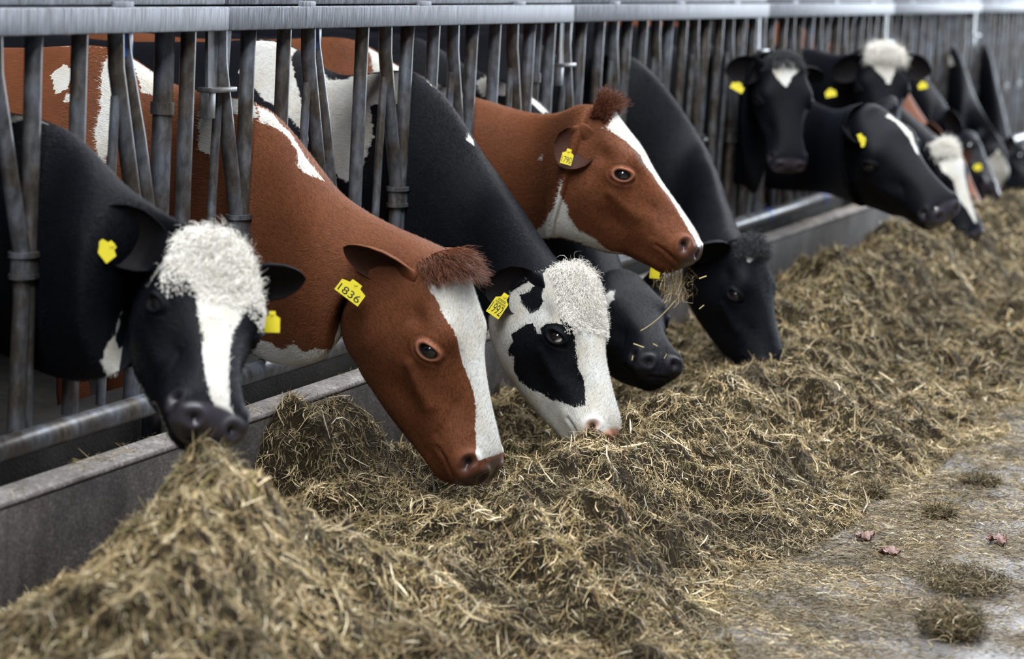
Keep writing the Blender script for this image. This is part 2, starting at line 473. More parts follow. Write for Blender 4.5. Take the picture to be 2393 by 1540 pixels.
EYE=np.array([.372,-.108,.0]); EYE_W=.216
def almond(X):
    """signed distance-like value to the eye opening, side independent (head units)"""
    du=X[:,0]-EYE[0]; dv=X[:,1]-EYE[1]
    a=np.radians(-20); x=du*np.cos(a)-dv*np.sin(a); y=du*np.sin(a)+dv*np.cos(a)
    q=np.sqrt((x/.037)**2+(y/.0215)**2)
    return (q-1)*.03

def head_disp(X):
    """normal displacement (head units) sculpting the face; X in the rest head frame"""
    Y=X.copy(); Y[:,2]=np.abs(Y[:,2])
    d=np.zeros(len(X))
    d+=bump(Y,(.325,-.030,.185),(.075,.035,.06),.020)           # brow ridge
    d+=bump(Y,(.45,-.10,.19),(.05,.05,.06),-.006)
    d+=bump(Y,(.22,-.115,.20),(.06,.045,.06),-.020)            # temporal hollow
    d+=bump(Y,(.27,-.32,.165),(.12,.11,.10),.016)              # cheek muscle
    sd=seg_dist(Y,[(.40,-.205,.19),(.50,-.205,.17),(.60,-.200,.15)])
    d+=.019*np.exp(-(sd/.028)**2)                              # facial crest
    d+=bump(Y,(.60,-.125,.13),(.09,.035,.06),-.013)
    d+=bump(Y,(.53,-.30,.15),(.10,.05,.06),-.018)             # hollow above the jaw
    sd=seg_dist(Y,[(.63,-.115,.13),(.70,-.16,.14),(.73,-.21,.14)])
    d+=-.011*np.exp(-(sd/.016)**2)
    d+=bump(Y,(.36,.012,0),(.10,.05,.06),-.004)
    d+=bump(Y,(.03,.06,0),(.06,.06,.09),.012)                  # poll knob
    # eye: socket swelling, lids, opening
    inside=np.abs(Y[:,2]-EYE_W)<.09
    al=almond(Y)
    r2=((Y[:,0]-EYE[0])/.075)**2+((Y[:,1]-EYE[1])/.062)**2
    eye=.022*np.exp(-r2)
    eye+=.0075*np.exp(-((al-.008)/.010)**2)-.003*np.exp(-((al-.032)/.010)**2)
    eye+=.007*np.exp(-((al-.012)/.010)**2)*np.clip((Y[:,1]-EYE[1])/.02,0,1)
    eye+=.0018*np.exp(-((al-.046)/.009)**2)*(Y[:,1]<EYE[1])
    eye+=-.030/(1+np.exp(np.clip((al+.004)/.0030,-40,40)))
    d+=np.where(inside,eye,0)
    # nostrils, mouth, chin
    sd=seg_dist(Y,[(.965,-.140,.078),(.942,-.156,.116),(.908,-.150,.142),(.893,-.136,.146)])
    d+=-.060*np.exp(-(sd/.016)**2)+.012*np.exp(-((sd-.036)/.015)**2)
    sd=seg_dist(Y,[(1.0,-.205,.0),(.985,-.207,.05),(.93,-.214,.125),(.85,-.222,.155),(.79,-.236,.152)])
    d+=-.013*np.exp(-(sd/.009)**2)+.003*np.exp(-((sd-.022)/.012)**2)
    d+=bump(Y,(.90,-.31,0),(.06,.04,.07),.014)
    d+=bump(Y,(.85,-.185,.14),(.07,.03,.05),.008)
    return d

def dense_params(rings, nk, npr):
    """ring parameters k (0 at the muzzle, NH-1 at the nape, then neck and body) and profile parameters p"""
    n=len(rings)
    # head rows, finer round the muzzle and the eyes
    kh=np.interp(np.linspace(0,1,nk),np.linspace(0,1,9),[0,2.2,4.4,6.5,8.6,9.9,11.3,13.3,NH-1.0])
    kb=[]
    for i in range(NH-1,n-1):
        a=rings[i].mean(0); b=rings[i+1].mean(0)
        m=max(2,int(np.linalg.norm(b-a)/(.010 if nk>120 else .022)))
        if i>NH+4: m=max(2,m//2)
        kb+=list(i+np.arange(1,m+1)/m)
    k=np.concatenate([kh,kb])
    h=np.interp(np.linspace(0,1,npr//2+1),np.linspace(0,1,6),[0,1.75,2.75,3.75,5.0,8.0])
    p=np.concatenate([h,16-h[-2:0:-1]])
    return k,p

def cow_surface(c, k, p):
    """grid of surface points (len(k),len(p),3)"""
    rings=cow_ctrl(c)
    cen=rings.mean(1)
    G=hermite(np.arange(len(rings),dtype=float),rings,np.asarray(k,float))
    G=hermite(np.arange(16.),G.transpose(1,0,2),np.asarray(p,float),periodic=True).transpose(1,0,2)
    return G

def grid_normals(G):
    du=np.gradient(G,axis=0)
    ext=np.concatenate([G[:,-1:],G,G[:,:1]],1)
    dv=(ext[:,2:]-ext[:,:-2])*.5
    n=np.cross(du,dv); ln=np.linalg.norm(n,axis=2,keepdims=True)
    n=n/np.maximum(ln,1e-12)
    return n

def cow_mesh(c, nk=190, npr=180):
    rings=cow_ctrl(c)
    k,p=dense_params(rings,nk,npr)
    G=cow_surface(c,k,p)
    N=grid_normals(G)
    # make the normals point outwards
    ce=G.mean(1,keepdims=True)
    if ((G-ce)*N).sum()<0: N=-N
    R=np.array(c['R']);T=np.array(c['T']);L=c['L']
    X=((G.reshape(-1,3)-T)@R)/(L*ASP)
    fade=np.clip((NH+.5-np.repeat(k,len(p)))/2.0,0,1)
    d=head_disp(X)*fade
    # strong muscles of the neck
    G=G+(N.reshape(-1,3)*(d*L)[:,None]).reshape(G.shape)
    return dict(k=k,p=p,G=G,N=grid_normals(G)*np.sign(((G-ce)*grid_normals(G)).sum()),X=X.reshape(G.shape))
# ================================================================ building cows
def value_noise(x, y, scale, seed):
    rg = np.random.default_rng(seed); g = rg.uniform(-1, 1, (256, 256))
    u, v = np.asarray(x)*scale+500.3, np.asarray(y)*scale+500.7
    i, j = np.floor(u).astype(int), np.floor(v).astype(int); f, h = u-i, v-j
    f = f*f*(3-2*f); h = h*h*(3-2*h); i %= 256; j %= 256; i1, j1 = (i+1) % 256, (j+1) % 256
    return (g[i, j]*(1-f)+g[i1, j]*f)*(1-h)+(g[i, j1]*(1-f)+g[i1, j1]*f)*h

def loop_faces(nr, npp, r0=0):
    i = np.arange(nr-1)[:, None]; j = np.arange(npp)[None, :]
    j2 = (j+1) % npp
    return np.stack([i*npp+j, i*npp+j2, (i+1)*npp+j2, (i+1)*npp+j], -1).reshape(-1, 4)+r0

def ear_part(base, dirv, face, length, width, seg_t=26, seg_q=32, fold=.45):
    """leaf-shaped ear: closed loft of crescents along dirv, opening towards face"""
    d = np.array(dirv, float); d /= np.linalg.norm(d)
    f = np.array(face, float); f -= d*(f@d); f /= np.linalg.norm(f)
    s = np.cross(d, f)
    t = np.linspace(0, 1, seg_t)
    prof = np.interp(t, [0, .12, .3, .5, .7, .85, .95, 1], [.50, .60, .86, 1.0, .90, .66, .38, .04])
    w = prof*width/2
    th = np.linspace(0, 2*np.pi, seg_q, endpoint=False)
    V = []
    cup = np.interp(t, [0, .2, .5, 1], [.05, .75, .62, .35])
    for i in range(seg_t):
        ho = w[i]*(.30+cup[i]*.5); hi = np.interp(t[i], [0, .12, .28, .9, 1], [-w[i]*.8, -w[i]*.2, max(ho-.011, 0), max(ho-.007, 0), ho*.9])
        bend = -f*length*.10*t[i]**2
        for q in th:
            x = np.cos(q)*w[i]
            y = np.sin(q)*(ho if q < np.pi else -hi)
            V.append(base+d*length*t[i]+s*x-f*(y-ho*.3)+bend)
    V = np.array(V)
    F = loop_faces(seg_t, seg_q)
    return V, F, t

def inside_poly(px, py, poly):
    n = len(poly); ins = np.zeros(len(px), bool); j = n-1
    for i in range(n):
        xi, yi = poly[i]; xj, yj = poly[j]
        c = ((yi > py) != (yj > py)) & (px < (xj-xi)*(py-yi)/(yj-yi+1e-12)+xi)
        ins ^= c; j = i
    return ins

def pattern(c, m, verts):
    """signed distance (m) to the white markings; polygons live on the hide: (ring k, profile p), p<0 right side, p>0 left side"""
    k = np.repeat(m['k'], len(m['p'])); p = np.tile(m['p'], len(m['k']))
    # profile p runs dorsal -> right -> ventral -> left; signed version: right negative
    ps = np.where(p <= 8, -p, 16-p)
    val = np.full(len(k), -.08 if c.get('base', 'dark') == 'dark' else .08)
    for sign, poly in c.get('marks', []):
        poly = np.array(poly, float)
        q = []
        for a, b in zip(poly, np.roll(poly, -1, axis=0)):
            n = max(2, int(np.hypot((b-a)[0]*1.2, (b-a)[1])/.25))
            q += [a+(b-a)*t for t in np.arange(n)/n]
        q = np.array(q)
        e3 = c['_eval'](q)
        ins = np.zeros(len(k), bool)
        for sh in (0, 16, -16): ins |= inside_poly(k, ps+sh, poly)
        lo, hi = e3.min(0)-.09, e3.max(0)+.09
        cand = np.where(((verts > lo) & (verts < hi)).all(1) | ins)[0]
        dist = np.full(len(k), .08)
        for b0 in range(0, len(cand), 4000):
            cc = cand[b0:b0+4000]
            dist[cc] = np.minimum(.08, np.sqrt(((verts[cc][:, None]-e3[None])**2).sum(2).min(1)))
        sd = np.where(ins, dist, -dist)            # >0 inside
        val = np.maximum(val, sd) if sign > 0 else np.minimum(val, -sd)
    return val

def surf_eval(c):
    rings = cow_ctrl(c)
    kn = np.arange(len(rings), dtype=float)
    def ev(kp):
        kp = np.atleast_2d(kp); out = []
        for k, p in kp:
            row = hermite(kn, rings, np.array([np.clip(k, 0, len(rings)-1)]))[0]
            pp = (-p) % 16
            out.append(hermite(np.arange(16.), row, np.array([pp]), periodic=True)[0])
        return np.array(out)
    return ev

def leg_part(hip, foot, r_top, hind, fdir):
    """one leg, hip to hoof, as a closed loft"""
    h = np.array(hip, float); z0 = foot
    f = np.array([fdir[0], fdir[1], 0]); lat = np.array([-fdir[1], fdir[0], 0])
    if hind:
        st = [(0, 0, .16, .10), (.04, .30, .12, .085), (-.10, .62, .055, .045), (-.13, .72, .05, .04), (-.11, .86, .036, .034), (-.08, .965, .045, .045), (-.05, 1.0, .062, .055)]
    else:
        st = [(0, 0, .13, .09), (.0, .32, .085, .065), (.03, .58, .052, .045), (.035, .66, .056, .05), (.03, .84, .036, .034), (.04, .965, .045, .045), (.06, 1.0, .062, .055)]
    H = h[2]-z0; V = []; a = np.linspace(0, 2*np.pi, 16, endpoint=False)
    for dx, t, rf, rl in st:
        c0 = np.array([h[0], h[1], h[2]-H*t])+f*dx
        for q in a: V.append(c0+f*np.cos(q)*rf+lat*np.sin(q)*rl)
    n = len(st)
    return np.array(V), loop_faces(n, 16), n

def strands(roots, dirs, lengths, radius, seg=5, curl=0., droop=0., curl_freq=2.0, rg=rng):
    """thin tapered three-sided hairs"""
    n = len(roots); t = np.linspace(0, 1, seg)
    dirs = dirs/np.linalg.norm(dirs, axis=1)[:, None]
    rv = rg.normal(size=(n, 3)); a = np.cross(dirs, rv); a /= np.linalg.norm(a, axis=1)[:, None]; b = np.cross(dirs, a)
    ph = rg.uniform(0, 6.28, n)[:, None]; fr = curl_freq*rg.uniform(.6, 1.4, n)[:, None]
    ct = np.cos(ph+fr*6.28*t)-np.cos(ph); sn = np.sin(ph+fr*6.28*t)-np.sin(ph)
    P = roots[:, None]+dirs[:, None]*(lengths[:, None]*t)[..., None]
    P = P+(a[:, None]*ct[..., None]+b[:, None]*sn[..., None])*(curl*lengths[:, None]*t**.7)[..., None]
    P[..., 2] -= droop*lengths[:, None]*t**2
    rad = radius*(1-.85*t)
    q = np.arange(3)*2.094
    ring_ = a[:, None, None]*np.cos(q)[None, None, :, None]+b[:, None, None]*np.sin(q)[None, None, :, None]
    V = (P[:, :, None]+ring_*rad[None, :, None, None]).reshape(-1, 3)
    i = np.arange(seg-1)[:, None]; j = np.arange(3)[None]
    F1 = np.stack([i*3+j, i*3+(j+1) % 3, (i+1)*3+(j+1) % 3, (i+1)*3+j], -1).reshape(-1, 4)
    F = (F1[None]+(np.arange(n)*seg*3)[:, None, None]).reshape(-1, 4)
    tone = np.repeat(rg.uniform(0, 1, n), seg*3)
    return V, F, tone

def build_cow(c):
    near = c.get('near', False)
    m = cow_mesh(c, 210 if near else 96, 200 if near else 96)
    k, p, G = m['k'], m['p'], m['G']
    R = np.array(c['R']); T = np.array(c['T']); L = c['L']
    nr, npp = G.shape[:2]
    V = G.reshape(-1, 3)
    c['_eval'] = surf_eval(c)
    pat = pattern(c, m, V)
    X = m['X'].reshape(-1, 3); kk = np.repeat(k, npp)
    Y = X.copy(); Y[:, 2] = np.abs(Y[:, 2])
    head = kk < NH
    # bare skin: muzzle pad, nostrils
    mz = np.maximum(0, 1-np.sqrt(((Y[:, 0]-.995)/.115)**2+((Y[:, 1]+.16)/.115)**2+(Y[:, 2]/.19)**2))
    skin = np.clip(mz*6, 0, 1)*head
    nd = seg_dist(Y, [(.965, -.140, .078), (.942, -.156, .116), (.908, -.150, .142), (.893, -.136, .146)])
    skin = np.maximum(skin, np.clip((.042-nd)/.022, 0, 1)*head*.8)
    skin = skin*c.get('skin_amount', 1.0)
    # paler or darker lids
    al = almond(Y)
    onside = (np.abs(Y[:, 2]-EYE_W) < .1) & head
    pale = np.where(onside, np.exp(-((al-.010)/.016)**2), 0)*c.get('lids', 0.)
    lidskin = np.where(onside & (al < .006), 1., 0.)
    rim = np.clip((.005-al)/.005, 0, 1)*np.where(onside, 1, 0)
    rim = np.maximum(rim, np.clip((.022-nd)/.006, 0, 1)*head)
    # fur coordinates: arc length along and around
    cen = G.mean(1); s = np.concatenate([[0], np.cumsum(np.linalg.norm(np.diff(cen, axis=0), axis=1))])
    dr = np.linalg.norm(np.roll(G, -1, 1)-G, axis=2)
    arc = np.concatenate([np.zeros((nr, 1)), np.cumsum(dr, 1)[:, :-1]], 1)
    half = npp//2
    arc = np.minimum(arc, dr.sum(1)[:, None]-arc)
    fur = np.stack([np.repeat(s[:, None], npp, 1), arc, np.zeros_like(arc)], -1).reshape(-1, 3)
    F = loop_faces(nr, npp)
    caps = [list(range(npp))[::-1] if False else list(range(npp)), list(range((nr-1)*npp, nr*npp))]
    Vs = [V]; Fs = [F]; pats = [pat]; skins = [skin]; pales = [pale]; furs = [fur]; rims = [rim]
    n0 = len(V)
    def add(v, f, pv, sv=0., pl=0.):
        nonlocal n0
        Vs.append(v); Fs.append(f+n0); pats.append(np.full(len(v), pv) if np.isscalar(pv) else pv)
        skins.append(np.full(len(v), sv)); pales.append(np.full(len(v), pl)); rims.append(np.zeros(len(v))); furs.append(v*np.array([1, 1, 0])+v[:, [2, 2, 2]]*np.array([.3, 1, 0])); n0 += len(v)
    ears = []
    for e in c['ears']:
        b = np.array(e['base']); v, f, t = ear_part(b, e['dir'], e['face'], e['len'], e['wid'])
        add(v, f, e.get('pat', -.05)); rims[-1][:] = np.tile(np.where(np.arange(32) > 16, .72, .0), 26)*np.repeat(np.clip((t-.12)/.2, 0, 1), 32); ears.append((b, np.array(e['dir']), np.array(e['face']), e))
    bx, by, yaw = c['body']; fd = (math.cos(yaw), math.sin(yaw)); lt = np.array([-fd[1], fd[0], 0]); fv = np.array([fd[0], fd[1], 0])
    for fx, hind in ((-.02, False), (-1.42, True)):
        for sgn in (-1, 1):
            hip = np.array([bx, by, .80 if not hind else .92])+fv*fx+lt*sgn*(.15 if not hind else .17)
            v, f, n = leg_part(hip, .06, .1, hind, fd)
            add(v, f, c.get('leg_pat', -.05))
    V = np.concatenate(Vs); F = np.concatenate(Fs)
    body = mesh_object(c['name'], V, F, c['mat'])
    bm = bmesh.new(); bm.from_mesh(body.data)         # close the ends of every loft
    be = [e for e in bm.edges if e.is_boundary]
    bmesh.ops.holes_fill(bm, edges=be, sides=0)
    bmesh.ops.recalc_face_normals(bm, faces=bm.faces[:])
    bm.to_mesh(body.data); bm.free()
    body.data.polygons.foreach_set('use_smooth', np.ones(len(body.data.polygons), bool))
    set_attr(body, 'pat', np.concatenate(pats)); set_attr(body, 'skin', np.concatenate(skins)); set_attr(body, 'pale', np.concatenate(pales)); set_attr(body, 'rim', np.concatenate(rims))
    set_attr(body, 'fur', np.concatenate(furs), 'FLOAT_VECTOR')
    tag(body, c['label'], 'cow', 'cows feeding through the fence')
    # eyes
    for sgn in (-1, 1):
        a = np.linspace(0, np.pi, 22); b = np.linspace(0, 2*np.pi, 30, endpoint=False)
        r = .047*L
        ctr = T+R@(np.array([EYE[0], EYE[1], sgn*(EYE_W-.0215)])*ASP*L)
        ax = R@np.array([.15, .05, sgn*1.0]); ax /= np.linalg.norm(ax); x = R@np.array([1., 0, 0]); x -= ax*(x@ax); x /= np.linalg.norm(x); y = np.cross(ax, x)
        v = np.array([ctr+r*(ax*np.cos(i)+(x*np.cos(j)+y*np.sin(j))*np.sin(i)) for i in a for j in b])
        o = mesh_object('eye', v, loop_faces(22, 30), M['eye'], body)
        rel = (v-ctr)/r
        loc = rel@R
        wh = np.clip(((loc[:, 0])-.52)/.12, 0, 1)*c.get('eye_white', 0.)
        set_attr(o, 'white', wh)
    # ear tags
    for e in c['ears']:
        if 'tag' in e: ear_tag(body, e['tag'])
    if near:
        rg = np.random.default_rng(c.get('seed', 5)+100)
        n = c.get('fuzz', 60000)
        kmax = NH+3.2
        dA = np.linalg.norm(np.gradient(G, axis=0), axis=2)*dr
        wgt = (dA*(k < kmax)[:, None]).ravel()*(((CAM_POS-G.reshape(-1, 3))*m['N'].reshape(-1, 3)).sum(1) > -1.2)
        okm = (al > .016) | ~onside
        wgt = wgt*okm*(skin < .3)*(nd > .06)
        wgt /= wgt.sum(); pick = rg.choice(len(wgt), n, p=wgt)
        i0, j0 = pick//npp, pick % npp
        tan = np.gradient(G, axis=0); tan /= np.maximum(np.linalg.norm(tan, axis=2, keepdims=True), 1e-9)
        nm = m['N'][i0, j0]; tg = tan[i0, j0]
        side = np.cross(nm, tg)
        swirl = value_noise(G[i0, j0, 0]*1.0+G[i0, j0, 2], G[i0, j0, 1]-G[i0, j0, 2]*.7, 9, c.get('seed', 5))*.9+rg.normal(0, .30, n)
        jit = rg.uniform(-.5, .5, (n, 2))
        root = G[i0, j0]+tg*(np.linalg.norm(np.gradient(G, axis=0), axis=2)[i0, j0]*jit[:, 0])[:, None]+side*(dr[i0, j0]*jit[:, 1])[:, None]
        d = tg*np.cos(swirl)[:, None]*(np.where(kmax > 0, 1, 1))+side*np.sin(swirl)[:, None]+nm*rg.uniform(.10, .42, n)[:, None]
        d /= np.linalg.norm(d, axis=1)[:, None]
        ln = c.get('fuzz_len', .013)*rg.uniform(.6, 1.3, n)
        w2 = np.cross(d, nm); w2 /= np.linalg.norm(w2, axis=1)[:, None]; hwid = .00075*rg.uniform(.7, 1.4, n)
        v = np.stack([root-w2*hwid[:, None]-nm*.001, root+w2*hwid[:, None]-nm*.001, root+d*ln[:, None]], 1).reshape(-1, 3)
        pt = pat.reshape(nr, npp)[i0, j0]+rg.normal(0, .004, n)
        o = mesh_object('coat_hair', v, np.arange(n*3).reshape(-1, 3), c['fur_mat'], body)
        set_attr(o, 'white', np.repeat((pt > 0).astype(float), 3)); set_attr(o, 'tone', np.repeat(rg.uniform(0, 1, n), 3))
        o['label'] = 'short hair of the coat'; o['kind'] = 'stuff'
    # forelock
    h = c.get('hair')
    if h:
        rg = np.random.default_rng(h.get('seed', 1))
        n = h['n']
        u = h['k'][1]-(h['k'][1]-h['k'][0])*rg.uniform(0, 1, n)**1.5; q = rg.uniform(-h['p'], h['p'], n)
        Gk = cow_surface(c, m['k'], m['p'])
        ki = np.interp(u, m['k'], np.arange(nr)); pi = np.interp(np.where(q < 0, -q, 16-q), np.concatenate([m['p'], [16]]), np.arange(npp+1))
        k0 = np.clip(np.round(ki).astype(int), 0, nr-1); p0 = np.round(pi).astype(int) % npp
        roots = G[k0, p0]+rg.normal(size=(n, 3))*.0025; nrm = m['N'][k0, p0]
        flow = R@np.array(h.get('flow', (.5, .3, 0)))
        side = np.outer(np.sign(q), R[:, 2])*h.get('side', .0)
        d = nrm*h.get('lift', .7)+flow+side+rg.normal(size=(n, 3))*h.get('rand', .25)
        ln = h['len']*rg.uniform(.55, 1.15, n)*np.clip(1.15-np.abs(q)/(h['p']+.01)*.55, .2, 1)
        if 'fade' in h: ln = ln*np.clip((u-h['k'][0])/(h['fade']-h['k'][0]), .22, 1)
        v, f, tone = strands(roots, d, ln, h.get('rad', .0011), 7, h.get('curl', .18), h.get('droop', .2), h.get('freq', 1.0), rg)
        o = mesh_object('forelock', v, f, h['mat'], body); set_attr(o, 'tone', tone); o['label'] = h['label']
    return body

def ear_tag(body, t):
    """yellow plate with a neck, black number; ctr, x (reading direction), y (upwards), size in metres"""
    ctr = np.array(t['ctr']); x = np.array(t['x'], float); x /= np.linalg.norm(x); y = np.array(t['y'], float); y -= x*(x@y); y /= np.linalg.norm(y); z = np.cross(x, y)
    w, h = t['w'], t['h']
    out = [(-.5, -.5), (.5, -.5), (.5, .18), (.22, .30), (.20, .50), (-.20, .50), (-.22, .30), (-.5, .18)]
    v = [ctr+x*a*w+y*b*h+z*s for s in (.001, -.001) for a, b in out]
    n = len(out)
    f = [tuple(range(n)), tuple(range(n, 2*n))[::-1]]+[(i, n+i, n+(i+1) % n, (i+1) % n) for i in range(n)]
    pl = mesh_object('ear_tag', v, f, M['yellow'], body, smooth=False)
    pl['label'] = 'yellow ear tag' + (' numbered '+t['num'] if t.get('num') else '')
    btn = MB().tube([ctr+y*h*.40+z*.0035, ctr+y*h*.40-z*.004], .006, 12).build('tag_button', M['yellow'], pl)
    if t.get('num'):
        cu = bpy.data.curves.new('tag_number', 'FONT'); cu.body = t['num']; cu.size = 1.0; cu.align_x = 'CENTER'; cu.align_y = 'CENTER'; cu.extrude = .0
        tmp = bpy.data.objects.new('tag_number', cu); col.objects.link(tmp)
        dg = bpy.context.evaluated_depsgraph_get(); me = bpy.data.meshes.new_from_object(tmp.evaluated_get(dg))
        col.objects.unlink(tmp); bpy.data.objects.remove(tmp)
        co = np.array([q.co[:] for q in me.vertices]); cw = np.ptp(co[:, 0]); ch = np.ptp(co[:, 1]); co[:, :2] -= (co[:, :2].max(0)+co[:, :2].min(0))/2
        sx = w*.86/cw; sy = h*.40/ch
        P = ctr[None]+np.outer(co[:, 0]*sx, x)+np.outer(co[:, 1]*sy-h*.20, y)+z*.0016
        me.vertices.foreach_set('co', P.astype(np.float32).ravel()); me.materials.clear(); me.materials.append(M['ink']); me.update()
        o = bpy.data.objects.new('tag_number', me); col.objects.link(o); o.parent = pl
        if t.get('bars'):
            mb = MB()
            for a in np.linspace(-.36, .36, 17):
                mb.add([ctr+x*a*w+y*b*h+z*.0016 for a, b in ((a, .02), (a+.02, .02), (a+.02, .11), (a, .11))], [(0, 1, 2, 3)])
            for b in (.15, .20):
                mb.add([ctr+x*a*w+y*q*h+z*.0016 for a, q in ((-.30, b), (.30, b), (.30, b+.02), (-.30, b+.02))], [(0, 1, 2, 3)])
            mb.build('tag_print', M['ink'], pl, smooth=False)
